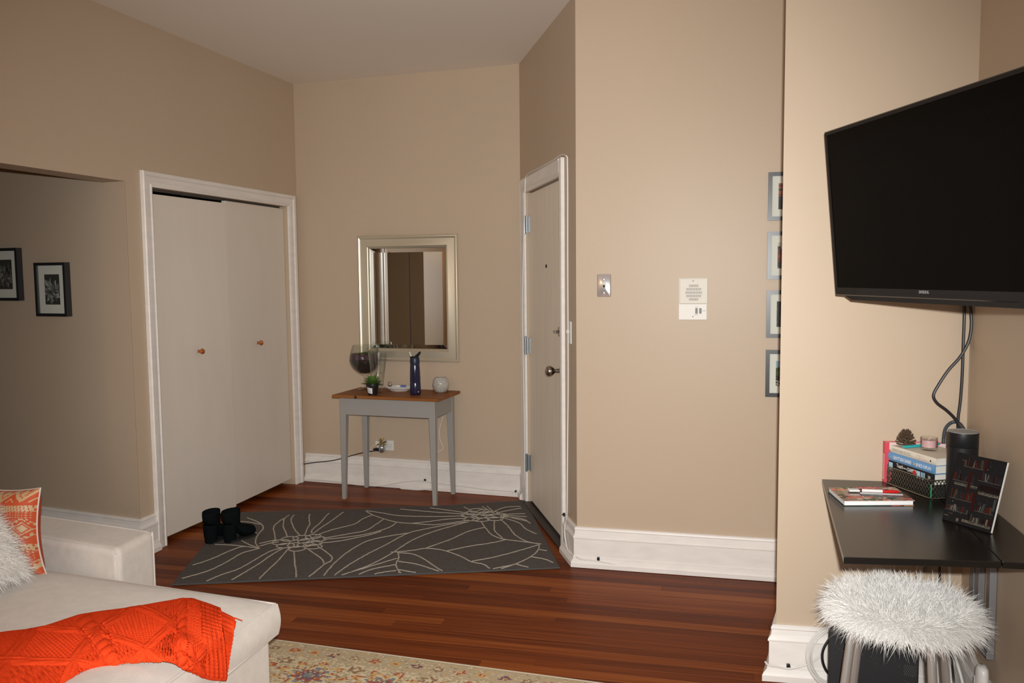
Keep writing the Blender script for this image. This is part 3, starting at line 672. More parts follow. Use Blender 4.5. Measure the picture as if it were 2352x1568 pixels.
# ------------------------------------------------------------------ outlet, plugs and cords on the back wall
ox_, oy_ = on_back(0.668, -0.001)
ou = thing('wall_outlet', 'white electrical outlet low on the wall behind the console table', 'outlet', (ox_, oy_, 0.297), BA)
MB().box(-0.066, 0.066, -0.006, 0, -0.036, 0.036).build('cover_plate', WHITEP, ou, bevel=0.003)
for s_ in (-0.045, 0.020, 0.045):
    MB().box(s_-0.014, s_+0.014, -0.009, -0.006, -0.017, 0.017).build('socket', mat('socket_white', (0.70, 0.69, 0.66, 1), rough=0.4), ou, bevel=0.002)
af = thing('air_freshener', 'plug-in air freshener with a gold bow and silver cup in the outlet', 'air freshener', on_back(0.660, -0.010)+(0.29,), BA)
MB().lathe([(0.0, -0.036), (0.020, -0.036), (0.023, -0.030), (0.024, 0.0), (0.020, 0.010), (0.0, 0.012)], 24, (0, -0.030, 0)).build('cup', mat('silver_cup', (0.55, 0.58, 0.62, 1), rough=0.15, metal=0.9), af, smooth=True)
bow = MB(); br = random.Random(9)
for k in range(34):
    th = 2*pi*br.random(); ph = br.uniform(-0.5, 1.4); d = Vector((cos(th)*cos(ph), sin(th)*cos(ph), sin(ph)))
    leaf_mesh(bow, Vector((0, -0.030, 0.028))+d*0.004, d, 0.037, 0.021, 0.0)
bow.build('gold_bow', mat('gold_foil', (0.70, 0.54, 0.27, 1), rough=0.35, metal=0.45), af, smooth=True)
MB().lathe([(0.010*sin(pi*k/8), 0.028-0.010*cos(pi*k/8)) for k in range(9)], 14, (0.003, -0.040, -0.012)).build('silver_bead', CHROME, af, smooth=True)
ch = tag(MB().box(-0.016, 0.016, -0.036, -0.0105, -0.012, 0.018).box(-0.006, 0.000, -0.012, -0.009, -0.004, 0.004).build('plug_adapter', WHITEP, None, bevel=0.004), 'small white charger plug at the left end of the outlet', 'plug')
place(ch, on_back(0.622, 0)+(0.312,), BA)
bp_ = tag(MB().box(-0.020, 0.014, -0.034, -0.0105, -0.012, 0.010).box(-0.034, -0.020, -0.028, -0.016, -0.008, 0.006).build('black_plug', BLACK, None, bevel=0.003), 'black power plug in the lower left of the outlet', 'plug')
place(bp_, on_back(0.616, 0)+(0.268,), BA)
cable('power_cable', C_BLACK_WALL, 0.0035, BLACK, 'thin black power cord running along the wall to the outlet', 'cord')
cable('charger_cable', C_CHARGER, 0.0022, WHITEC, 'short white charger cord hanging from the outlet', 'cord')
cable('baseboard_cable', C_WHITE_BASE, 0.0035, WHITEC, 'white cable lying along the foot of the back baseboard', 'cable')
cable('loop_cable', C_WHITE_LOOP, 0.004, WHITEC, 'loop of white cable on the floor under the console table', 'cable')
cable('hanging_cable', C_TABLE, 0.0028, WHITEC, 'white cable hanging behind the right legs of the console table', 'cable')
cable('door_cable', C_DOOR, 0.004, WHITEC, 'white cable climbing the hinge side and top of the entry door casing', 'cable')
cable('wall_cable', C_DOOR2, 0.004, WHITEC, 'white cable from the door casing down along the middle baseboard', 'cable')
def clip(x, y, z, a, label, k=0):
    o = MB().box(-0.006, 0.006, -0.010, 0.0, -0.008, 0.008).tube([(-0.006, -0.010, 0), (0.0, -0.014, 0), (0.006, -0.010, 0)], 0.003, 6).build('cable_clip', BLACK, None)
    return place(tag(o, label, 'cable clip', 'black cable clips'), (x, y, z), a)
p = on_back(0.985, -0.0285); clip(p[0], p[1], 0.072, BA, 'black cable clip on the baseboard between the right table legs')
p = on_back(1.655, -0.035); clip(p[0], p[1], 0.040, BA, 'black cable clip on the back baseboard beside the hinge side casing')
p = on_mid(0.115, -0.026); clip(p[0], p[1], 0.052, MA, 'black cable clip at the left end of the middle baseboard')
clip(0.272, 4.335, 0.236, EA, 'black cable clip at the foot of the door casing latch side')

# ------------------------------------------------------------------ light switch, phone jack, intercom
q = R+ed*1.272
sw = thing('light_switch', 'white light switch plate beside the entry door latch', 'switch', (q.x-0.002, q.y, 1.2), EA)
MB().box(-0.036, 0.036, -0.007, 0, -0.059, 0.059).build('cover_plate', WHITEP, sw, bevel=0.004)
MB().box(-0.005, 0.005, -0.020, -0.006, -0.004, 0.014).build('toggle', WHITEP, sw, bevel=0.002)
SCREW = mat('screw_grey', (0.34, 0.33, 0.30, 1), rough=0.6, spec=0.2)
jx, jy = on_mid(0.141, -0.001)
jk = thing('phone_jack', 'shiny steel telephone wall plate left of the intercom', 'phone jack', (jx, jy, 1.4435), MA)
def pillow_plate(w, h, d, r, mb):
    # a plate with a rolled edge
    rows = []
    for ins, yy in ((0.0, 0.0), (0.001, -d*0.55), (0.004, -d*0.9), (0.009, -d)):
        pts = []
        for cx, cz, a0 in ((w-r, h-r, 0), (-w+r, h-r, pi/2), (-w+r, -h+r, pi), (w-r, -h+r, 3*pi/2)):
            for k in range(5):
                a = a0+pi/2*k/4; rr = max(r-ins, 0.001); pts.append((cx+rr*cos(a), yy, cz+rr*sin(a)))
        rows.append(pts)
    n = len(rows[0]); vs = [p for r_ in rows for p in r_]
    fs = [(i*n+k, i*n+(k+1) % n, (i+1)*n+(k+1) % n, (i+1)*n+k) for i in range(3) for k in range(n)]
    fs.append(tuple(3*n+k for k in range(n))); return mb.add(vs, fs)
pillow_plate(0.036, 0.0575, 0.006, 0.006, MB()).build('plate', mat('polished_steel', (0.80, 0.79, 0.80, 1), rough=0.20, metal=0.75), jk, smooth=True, angle=50)
MB().box(-0.009, 0.009, -0.0075, -0.0055, -0.012, 0.010).build('socket', mat('jack_ivory', (0.60, 0.56, 0.48, 1), rough=0.4), jk, bevel=0.001)
MB().box(-0.0055, 0.0055, -0.0080, -0.0074, -0.010, 0.003).build('socket_hole', mat('jack_hole', (0.05, 0.03, 0.02, 1), rough=0.8), jk)
for z_ in (0.030, -0.037):
    st = MB().lathe([(0.0, -0.0105), (0.0035, -0.0100), (0.0045, -0.0085), (0.0035, -0.006)], 14, (0, 0, z_), axis='y').build('mounting_stud', STEEL, jk, smooth=True)
for z_ in (0.052, -0.052):
    MB().lathe([(0.0, -0.0075), (0.0032, -0.0070), (0.0035, -0.0055)], 12, (0, 0, z_), axis='y').build('screw', SCREW, jk, smooth=True)
ix, iy = on_mid(0.577, -0.001)
ic = thing('intercom', 'cream apartment intercom panel with a round speaker grille', 'intercom', (ix, iy, 1.3755), MA)
IVORY = mat('ivory_plastic', (0.72, 0.68, 0.60, 1), rough=0.5, bump=0.08, bscale=500)
ICSH = mat('grille_recess', (0.40, 0.385, 0.36, 1), rough=0.7)
MB().box(-0.0695, 0.0695, -0.004, 0, -0.1025, 0.1025).build('back_plate', mat('ivory_edge', (0.62, 0.58, 0.50, 1), rough=0.5), ic, bevel=0.001)
MB().box(-0.064, 0.069, -0.010, -0.004, -0.022, 0.0985).build('speaker_panel', IVORY, ic, bevel=0.002)
MB().box(-0.069, 0.066, -0.013, -0.004, -0.1020, -0.024).build('switch_panel', WHITEP if False else mat('ivory_light', (0.76, 0.73, 0.67, 1), rough=0.45), ic, bevel=0.002)
gr = MB()
for k in range(-2, 3):
    zc = 0.031+k*0.0165; hh = 0.0060
    w_ = sqrt(max(0.0, 0.040**2-(k*0.0165)**2))
    n_ = max(3, int(w_*2/0.0042))
    for i in range(n_):
        xa = 0.003-w_+i*(2*w_/n_); gr.box(xa+0.0006, xa+2*w_/n_-0.0009, -0.0106, -0.0099, zc-hh, zc+hh)
gr.build('speaker_grille', ICSH, ic)
for s_ in (0.017, 0.0355):
    k_ = MB().box(s_-0.0055, s_+0.0055, -0.0145, -0.012, -0.071, -0.045).build('rocker_switch', BLACK, ic, bevel=0.001)
    MB().box(s_-0.004, s_+0.004, -0.0152, -0.0144, -0.0585, -0.0573).build('switch_line', mat('switch_grey', (0.25, 0.25, 0.25, 1)), k_)
for z_ in (0.088, -0.086):
    MB().lathe([(0.0, -0.0148 if z_ < 0 else -0.0118), (0.003, -0.0145 if z_ < 0 else -0.0115), (0.0034, -0.010)], 12, (0.0, 0, z_), axis='y').build('screw', SCREW, ic, smooth=True)
def wallM(x, y, z): return Matrix.Translation((x, y, z)) @ Matrix.Rotation(pi/2, 4, 'X')
for bdy, x_, z_ in (('TALK', 0.010, -0.0405), ('LISTEN', 0.0075, -0.0762), ('DOOR', 0.043, -0.058)):
    text('lettering', bdy, 0.0058, INK, ic, wallM(x_, -0.0132, z_), 0.0001)

# ------------------------------------------------------------------ four framed photographs on the middle wall
def picture(name, label, cat, loc, rot, w, h, depth, fw, art, mats, imgw, imgh, group=None, ioff=0.0):
    t = thing(name, label, cat, loc, rot, group)
    r_ = [(-w/2, -h/2), (w/2, -h/2), (w/2, h/2), (-w/2, h/2)]
    MB().sweep(r_, [(0, 0.001), (0, depth), (fw, depth), (fw, 0.004)], closed=True, plane='xz', side=-1).build('frame', FRAMEB, t)
    MB().box(-w/2+fw*.5, w/2-fw*.5, -depth*0.6+0.0006, -0.002, -h/2+fw*.5, h/2-fw*.5).build('mat_board', MATBOARD, t)
    art(imgw, imgh).build('photo', mats, t, M=Matrix.Translation((ioff, -depth*0.6, 0)))
    MB().box(-w/2+fw*.9, w/2-fw*.9, -depth*0.8-0.0012, -depth*0.8, -h/2+fw*.9, h/2-fw*.9).build('glass_pane', PANE, t)
    return t
def C(name, r, g, b): return mat('print_'+name, rgb(r, g, b), rough=0.5)
PAL = [C('black', 16, 16, 20), C('navy', 30, 36, 66), C('orange', 168, 84, 44), C('red', 120, 22, 20), C('cream', 200, 190, 176), C('sky', 150, 178, 196), C('green', 52, 72, 32), C('grey', 88, 92, 92), C('flame', 190, 84, 36), C('olive', 96, 104, 52)]
def art_cells(fn, nx=28, nz=28):
    def f(w, h):
        mb = MB()
        for j in range(nz):
            for i in range(nx):
                xa, xb = -w/2+w*i/nx, -w/2+w*(i+1)/nx; za, zb = -h/2+h*j/nz, -h/2+h*(j+1)/nz
                mb.quad((xa, 0, za), (xb, 0, za), (xb, 0, zb), (xa, 0, zb), fn((i+.5)/nx, (j+.5)/nz))
        return mb
    return f
ar = random.Random(21)
def a1(u, v):
    if v < 0.34: return 0 if not (0.2 < u < 0.24 and 0.2 < v < 0.24) else 4
    if v < 0.5: return 1
    return 2 if (int(v*28) % 5 or u > .5) and not (u < .1 and .7 < v < .78) else (3 if u > .3 else 1)
def a2(u, v):
    if v > 0.84: return 4
    if v > 0.74: return 4 if int(u*14) % 2 else 0
    if v > 0.2: return 3 if ar.random() > .22 else (0 if ar.random() > .4 else 2)
    return 0 if ar.random() > .3 else 7
def a3(u, v):
    d = hypot(u-.42, (v-.5)*1.0)
    if .18 < d < .33: return 8
    return 0 if ar.random() > .06 else 7
def a4(u, v):
    if v > 0.72+0.05*sin(u*9): return 5
    if v > 0.46: return 6 if ar.random() > .35 else 9
    if v > 0.36: return 9 if ar.random() > .5 else 0
    if v > 0.22: return 0 if ar.random() > .35 else 7
    return 0 if ar.random() > .45 else 4
FRAMES = [(1.8585, 'top', 'black framed photo of an orange facade, highest on the middle wall', a1),
          (1.5805, 'second', 'black framed photo of a red bus, second from the top on the middle wall', a2),
          (1.3020, 'third', 'black framed photo of an orange ring on black, third from the top', a3),
          (1.0170, 'bottom', 'black framed photo of green trees under sky, lowest on the middle wall', a4)]
for z_, nm, lb_, fn in FRAMES:
    x_, y_ = on_mid(0.921+0.14, -0.001)
    picture('picture_frame', lb_, 'picture', (x_, y_, z_), MA, 0.28, 0.226, 0.018, 0.0185, art_cells(fn), PAL, 0.186, 0.122, 'framed photos in a column on the middle wall')

# two black deep-framed plant photographs in the hall
GP = [mat('print_grey_%d' % k, (c, c*1.03, c*0.98, 1), rough=0.5) for k, c in enumerate((0.015, 0.05, 0.12, 0.24, 0.42, 0.62))]
def rosette(w, h, seed, light):
    rg = random.Random(seed); mb = MB()
    mb.quad((-w/2, 0.0002, -h/2), (w/2, 0.0002, -h/2), (w/2, 0.0002, h/2), (-w/2, 0.0002, h/2), 1)
    lay = 0
    for ring, n, rad in ((0, 11, .62), (1, 9, .44), (2, 7, .28), (3, 5, .14)):
        for k in range(n):
            a = 2*pi*k/n+ring*.5+rg.uniform(-.1, .1); R_ = rad*h*.5*1.55*rg.uniform(.85, 1.1); hw = R_*.24
            c, s_ = cos(a), sin(a); lay += 1; yy = -0.00002*lay
            tip = (c*R_, s_*R_*1.05)
            def pt(rr, ww): return (max(-w/2, min(w/2, c*rr-s_*ww)), yy, max(-h/2, min(h/2, s_*rr+c*ww-0.008)))
            mid = 1 if light == 0 else 2
            mb.poly([pt(0, 0), pt(R_*.6, hw), pt(R_, 0)], min(5, rg.choice((mid, mid+1, mid+2)) ))
            mb.poly([pt(0, 0), pt(R_, 0), pt(R_*.6, -hw)], min(5, rg.choice((mid-1, mid, mid+1, mid+2))))
    return mb
hx = lambda s_: (J+HD*(1-s_))
for sc_, zc_, seed, lt, lb_ in ((0.1005, 1.5300, 4, 0, 'black box frame with a grey rose-like succulent photo, cut by the photo edge'), (0.4615, 1.4445, 8, 1, 'black box frame with a spiky succulent photo, right one on the hall wall')):
    p = hx(sc_)
    picture('picture_frame', lb_, 'picture', (p.x+0.0005, p.y-0.001, zc_), HA, 0.233, 0.295, 0.036, 0.016,
            (lambda w, h, s_=seed, l_=lt: rosette(w, h, s_, l_)), GP, 0.112, 0.166, 'black plant pictures in the hall')
# ------------------------------------------------------------------ grey flower rug
rc = Vector((-0.79, 4.73))
RUGC = [(-1.674, 3.985), (0.232, 4.172), (0.076, 5.444), (-0.551, 5.330), (-0.954, 5.284), (-1.800, 5.226)]
rug = thing('floral_rug', 'grey area rug with cream line-drawn flowers in front of the entry door', 'rug', (rc.x, rc.y, 0))
RUGM = mat('grey_rug_pile', (0.118, 0.106, 0.100, 1), rough=0.95, spec=0.03, bump=0.6, bscale=350, var=0.10, vscale=60)
MB().prism([(x-rc.x, y-rc.y) for x, y in RUGC], 0.0006, 0.0080).build('pile', RUGM, rug, bevel=0.002)
BIND = mat('rug_binding', (0.075, 0.075, 0.075, 1), rough=0.9)
MB().tube([(x-rc.x, y-rc.y, 0.0050) for x, y in RUGC], 0.0045, 6, closed=True).build('bound_edge', BIND, rug)
ln = MB(); lnr = random.Random(2)
def ribbon(mb, pts, w, z0, z1, closed=False):
    P = [Vector((p[0], p[1], 0)) for p in pts]; m = len(P); vs = []; fs = []
    for i in range(m):
        a = P[i-1] if (i > 0 or closed) else P[i]; b = P[(i+1) % m] if (i < m-1 or closed) else P[i]
        d = (b-a).normalized(); nn = Vector((-d.y, d.x, 0)); ww = w*lnr.uniform(.75, 1.25)
        vs += [P[i]-nn*ww+Vector((0, 0, z0)), P[i]-nn*ww*.6+Vector((0, 0, z1)), P[i]+nn*ww*.6+Vector((0, 0, z1)), P[i]+nn*ww+Vector((0, 0, z0))]
    for i in range(m if closed else m-1):
        j = (i+1) % m
        fs += [(4*i+k, 4*j+k, 4*j+k+1, 4*i+k+1) for k in range(3)]
    mb.add(vs, fs)
for pl in RUG_LINES:
    pp = [p for p in catmull([(x-rc.x, y-rc.y, 0) for x, y in pl], 12)]
    ne = [(RUGC[k][0]-rc.x, RUGC[k][1]-rc.y) for k in range(6)]
    def inside(p):
        for k in range(6):
            (ax, ay), (bx, by) = ne[k], ne[(k+1) % 6]
            if ((bx-ax)*(p.y-ay)-(by-ay)*(p.x-ax))/hypot(bx-ax, by-ay) < 0.016: return False
        return True
    pp = [p for p in pp if inside(p)]
    if len(pp) < 3: continue
    pp = [Vector((p.x+lnr.uniform(-.0016, .0016), p.y+lnr.uniform(-.0016, .0016), 0)) for p in pp]
    ribbon(ln, pp, 0.0042, 0.0078, 0.0098)
for x, y in RUG_CIRCLES:
    a0 = lnr.uniform(-.4, .4); ra, rb = lnr.uniform(.042, .052), lnr.uniform(.036, .046)
    ribbon(ln, [(x-rc.x+ra*cos(2*pi*k/22+a0), y-rc.y+rb*sin(2*pi*k/22+a0)) for k in range(22)], 0.0042, 0.0078, 0.0098, closed=True)
ln.build('flower_lines', mat('cream_rug_yarn', (0.47, 0.42, 0.35, 1), rough=0.95, bump=0.5, bscale=300), rug)

# ------------------------------------------------------------------ oriental rug
oa = Vector((-1.013, 3.349)); od = (Vector((0.298, 2.954))-oa).normalized(); on = Vector((od.y, -od.x))
org = thing('oriental_rug', 'faded multicoloured oriental rug beside the end of the chaise', 'rug', (oa.x, oa.y, 0), atan2(od.y, od.x))
OR = [mat('oriental_'+n_, (lin(r_/255)*0.95, lin(g_/255)*0.95, lin(b_/255)*0.95, 1), rough=0.95, spec=0.1, bump=0.5, bscale=500, var=0.08, vscale=80)
      for n_, r_, g_, b_ in (('sand', 188, 170, 140), ('cream', 214, 197, 165), ('taupe', 164, 148, 121), ('rust', 176, 96, 72), ('gold', 206, 166, 108), ('slate', 134, 137, 136), ('plum', 126, 94, 104), ('brown', 150, 120, 92))]
orr = random.Random(31)
flowers = []
for k in range(40):                      # border guard row
    flowers.append((-0.9+k*0.088, 0.062, 0.020, k % 4, 0))
for k in range(24):                      # main border medallions
    flowers.append((-0.88+k*0.30, 0.235, 0.115, k % 3, 1))
    flowers.append((-0.73+k*0.30, 0.150, 0.028, 3, 0)); flowers.append((-0.73+k*0.30, 0.330, 0.030, 2, 0))
for k in range(120):
    flowers.append((orr.uniform(-.9, 2.2), orr.uniform(.40, 1.3), orr.uniform(.03, .12), orr.randrange(4), orr.randrange(2)))
NX, NY, CW = 330, 128, 0.0085
gridc = [[0]*NX for _ in range(NY)]
for j in range(NY):
    for i in range(NX):
        d = (j+.5)*CW; gridc[j][i] = 2 if d < 0.012 else (0 if orr.random() > .16 else orr.choice((1, 1, 2, 4)))
        if 0.024 < d < 0.029 or 0.098 < d < 0.103: gridc[j][i] = 5 if orr.random() > .3 else 2
        elif 0.40 > d > 0.11 and orr.random() > .55: gridc[j][i] = 1
        elif 0.405 < d < 0.412: gridc[j][i] = 5
for fx, fy, fr, kind, big in flowers:
    i0, i1 = int((fx+0.9-fr*1.6)/CW), int((fx+0.9+fr*1.6)/CW)+1; j0, j1 = int((fy-fr)/CW), int((fy+fr)/CW)+1
    ph = orr.uniform(0, 6.28); npet = 5 if not big else 9
    for j in range(max(2, j0), min(NY, j1+1)):
        for i in range(max(0, i0), min(NX, i1+1)):
            x = (i+.5)*CW-0.9-fx; y = (j+.5)*CW-fy; rr = hypot(x/1.35, y)/fr; a = atan2(y, x/1.35)
            edge = 0.80+0.20*cos(npet*a+ph)
            if rr > edge: continue
            q = rr/edge
            if big:
                c = (3 if orr.random() > .35 else 4) if q > .86 else 4 if q > .74 else 1 if q > .58 else 5 if q > .46 else 3 if q > .34 else 6 if q > .18 else 5
                if orr.random() < .22: c = orr.choice((1, 4, 5, 0))
            else:
                c = ((3, 4, 6, 7)[kind]) if q > .45 else ((4, 3, 4, 1)[kind])
                if orr.random() < .15: c = 0
            gridc[j][i] = c
ob = MB(); ob.v = [(-0.9+i*CW, -j*CW, 0.0095) for j in range(NY+1) for i in range(NX+1)]
for j in range(NY):
    for i in range(NX):
        ob.f.append((j*(NX+1)+i, (j+1)*(NX+1)+i, (j+1)*(NX+1)+i+1, j*(NX+1)+i+1)); ob.mi.append(gridc[j][i])
ob.build('pile', OR, org)
ow = NX*CW-0.9; oh = NY*CW
MB().box(-0.9, ow, -oh, 0, 0.0004, 0.0088).build('backing', OR[2], org)
MB().tube([(-0.9, 0, 0.006), (ow, 0, 0.006)], 0.0060, 8).build('bound_edge', mat('rug_selvedge', (0.46, 0.39, 0.29, 1), rough=0.9), org, smooth=True)

# ------------------------------------------------------------------ sofa with chaise
CP = Vector((-0.775, 2.660)); cf = Vector((-0.945, 0.327)); cn = Vector((-0.260, -0.966)); CLn, CWd = 1.40, 1.0
sofa = thing('sofa', 'light greige linen sofa with a long chaise and a low box arm', 'sofa', (CP.x, CP.y, 0))
def cq(a, b): return cf*a+cn*b                      # sofa-local plan
def edge_e(m_, R_=0.20): t_ = max(0.0, min(1.0, m_/R_)); return 1-(1-t_)**2.4
ZS, ZL, CROWN = 0.435, 0.333, 0.052
cu = MB()
def ctop(u, v):
    a, b = u*CLn, v*CWd; p = cq(a, b)
    e = edge_e(a)*edge_e(b)*edge_e(CWd-b)*max(0.3, edge_e(CLn-a))
    z = ZS+CROWN*e+0.0025*sin(a*9+b*4)*e
    return (p.x, p.y, z)
cu.grid(ctop, 48, 36)
def band(fn, n):
    def f(u, v):
        x, y, nx_, ny_ = fn(u); z = ZL+(ZS-ZL)*v; bl_ = 0.010*sin(pi*v)+0.003*sin(u*17)*sin(pi*v)
        return (x+nx_*bl_, y+ny_*bl_, z)
    cu.grid(f, n, 6)
def e_end(u): p = cq(0, u*CWd); return p.x, p.y, 0.966, -0.26
def e_far(u): p = cq(u*CLn, 0); return p.x, p.y, 0.327, 0.945
def e_near(u): p = cq(u*CLn, CWd); return p.x, p.y, -0.327, -0.945
def e_back(u): p = cq(CLn, u*CWd); return p.x, p.y, -0.966, 0.26
for f_, n_ in ((e_end, 24), (e_far, 24), (e_near, 24), (e_back, 12)): band(f_, n_)
cu.poly([tuple(cq(a, b))+(ZL,) for a, b in ((0, 0), (CLn, 0), (CLn, CWd), (0, CWd))])
cuo = cu.build('chaise_cushion', FABRIC, sofa, smooth=True, angle=50)
per = [cq(a, b) for a, b in ((0.006, 0.006), (CLn*.5, 0), (CLn, 0), (CLn, CWd), (0, CWd), (0, CWd*.66), (0, CWd*.33))]
PIPE = mat('sofa_piping', (0.60, 0.55, 0.50, 1), rough=0.9, sheen=0.2)
for z_ in (ZS, ZL):
    MB().tube([(p.x+0.0, p.y, z_) for p in per], 0.0048, 7, closed=True).build('piping', PIPE, cuo, smooth=True)
bs = [cq(a, b) for a, b in ((0.022, 0.020), (CLn, 0.020), (CLn, CWd-.02), (0.022, CWd-.02))]
MB().prism([tuple(p) for p in bs], 0.0105, ZL-0.003).build('base_cover', FABRIC, sofa, bevel=0.012)
aN = Vector((-1.403, 2.893))-CP; ad = Vector((-0.921, 0.389)); aw = Vector((0.19, 0.981)).normalized()*0.215
arm = MB().prism([tuple(aN), tuple(aN+ad*0.80), tuple(aN+ad*0.80+aw), tuple(aN+aw)], 0.0105, 0.545)
armo = arm.build('arm', FABRIC, sofa, bevel=0.026, seg=5)
def arch(o):   # welt seam around one end of the arm
    q0 = aN+o; return [(q0.x, q0.y, 0.02), (q0.x, q0.y, 0.50), (q0.x, q0.y, 0.525)]
s1 = [(aN+aw+Vector((0.0, 0.0))), ]
ec = aN+aw
w1 = [(ec.x-.005, ec.y-.006, 0.01), (ec.x-.005, ec.y-.006, 0.50), (ec.x-0.011, ec.y-.004, 0.527), (ec.x-.028, ec.y+.001, 0.5405), (ec.x-.06, ec.y+.012, 0.5420)]
w1 += [tuple((ec+ad*t_-aw*0.05))+(0.5425,) for t_ in (0.15, 0.45, 0.75)]
w2 = [(aN.x-.004, aN.y+0.000, 0.01), (aN.x-.004, aN.y, 0.50), (aN.x-0.012, aN.y+.004, 0.528), (aN.x-.030, aN.y+.014, 0.541)]
w2 += [tuple(aN+ad*t_+aw*0.03)+(0.5435,) for t_ in (0.08, 0.3, 0.55, 0.78)]
for w_ in (w1, w2):
    MB().tube(catmull(w_, 4), 0.0030, 7).build('piping', PIPE, armo, smooth=True)
bk = [cq(CLn+.005, -0.10), cq(CLn+.19, -0.10), cq(CLn+.19, CWd), cq(CLn+.005, CWd)]
MB().prism([tuple(p) for p in bk], 0.0105, 0.78).build('backrest', FABRIC, sofa, bevel=0.03, seg=4)

# ------------------------------------------------------------------ knitted throw
def net_eval(net):
    nc, nr = len(net), len(net[0])
    P = [[Vector(p) for p in c] for c in net]
    def cr(p0, p1, p2, p3, t): return 0.5*((2*p1)+(p2-p0)*t+(2*p0-5*p1+4*p2-p3)*t*t+(3*p1-p0-3*p2+p3)*t**3)
    def col(i, v):
        c = P[max(0, min(nc-1, i))]; f = v*(nr-1); j = min(nr-2, int(f)); t = f-j
        g_ = lambda k: c[max(0, min(nr-1, k))]
        return cr(g_(j-1), g_(j), g_(j+1), g_(j+2), t)
    def ev(u, v):
        f = u*(nc-1); i = min(nc-2, int(f)); t = f-i
        return cr(col(i-1, v), col(i, v), col(i+1, v), col(i+2, v), t)
    return ev
def knit_h(x, y, ribs):
    """x along the throw, y across it, metres -> stitch relief"""
    if ribs: return 0.0030*abs(sin(pi*y/0.021))**0.6+0.0012*abs(sin(pi*x/0.0085))
    h = 0.0
    # crossing cables that form large diamonds
    px_ = x/0.27; py_ = y/0.36
    for s_ in (1, -1):
        q = px_+s_*py_+0.15; d = abs(q-round(q))*0.27*0.8
        if d < 0.020:
            h = max(h, 0.0085*(1-(d/0.020)**2)**.5*(0.75+0.25*abs(sin(pi*(x*s_+y)/0.022)))-0.0025*(d < 0.0035))
    cell = (round(px_+py_+.65)+round(px_-py_+.65)) % 2
    if cell: h = max(h, 0.0035*abs(sin(pi*x/0.0115))*abs(sin(pi*y/0.0090+pi*.5*(int(x/0.0115) % 2))))
    else: h = max(h, 0.0022*abs(sin(pi*y/0.0075+sin(x/0.0022)*.5))+0.0008*abs(sin(pi*x/0.008)))
    # twisted rope columns across the width
    for xc in (0.36, 0.70):
        d = abs(x-xc)
        if d < 0.024: h = max(h, 0.0075*abs(cos(pi*(y/0.055+(x-xc)/0.055)))*(1-(d/0.024)**2)**.5)
        elif d < 0.040: h = min(h, 0.0012+0.0022*abs(sin(pi*y/0.008)))
    return h
KNIT = mat('orange_knit', (0.80, 0.064, 0.016, 1), rough=1.0, spec=0.0, bump=0.35, bscale=900, var=0.06, vscale=60)
def throw_mesh(net, nu, nv, length, width, rib_from, lift=0.0):
    ev = net_eval(net); mb = MB()
    def f(u, v):
        p = ev(u, v); e = 1e-3
        du = ev(min(1, u+e), v)-ev(max(0, u-e), v); dv = ev(u, min(1, v+e))-ev(u, max(0, v-e))
        n_ = du.cross(dv)
        n_ = n_.normalized() if n_.length > 1e-12 else Vector((0, 0, 1))
        if n_.z < -0.2 or (n_.x+n_.z) < 0: n_ = -n_
        x, y = u*length, v*width
        h = knit_h(x, y, u > rib_from)*min(1.0, 12*min(v, 1-v)+.15)
        return tuple(p+n_*(h+lift))
    mb.grid(f, nu, nv); return mb
trw = thing('knit_throw', 'bright orange cable-knit throw draped over the chaise', 'throw blanket', (CP.x, CP.y, 0.485))
TM = Matrix.Translation((-CP.x, -CP.y, -0.485))
t1 = throw_mesh(THROW, 380, 170, 0.98, 0.44, 0.845).build('knit_top', KNIT, trw, smooth=True, angle=80, M=TM)
so = t1.modifiers.new('solid', 'SOLIDIFY'); so.thickness = 0.006; so.offset = -1
t2 = throw_mesh(THROW_FOLD, 70, 110, 0.16, 0.30, -1).build('ribbed_fold', KNIT, trw, smooth=True, angle=80, M=TM)
so = t2.modifiers.new('solid', 'SOLIDIFY'); so.thickness = 0.008; so.offset = -1
MB().tube([(p[0]-CP.x, p[1]-CP.y, p[2]-.485) for p in ((-0.838, 2.430, 0.486), (-0.826, 2.428, 0.482), (-0.816, 2.432, 0.476))], 0.0012, 5).build('loose_yarn', KNIT, trw)

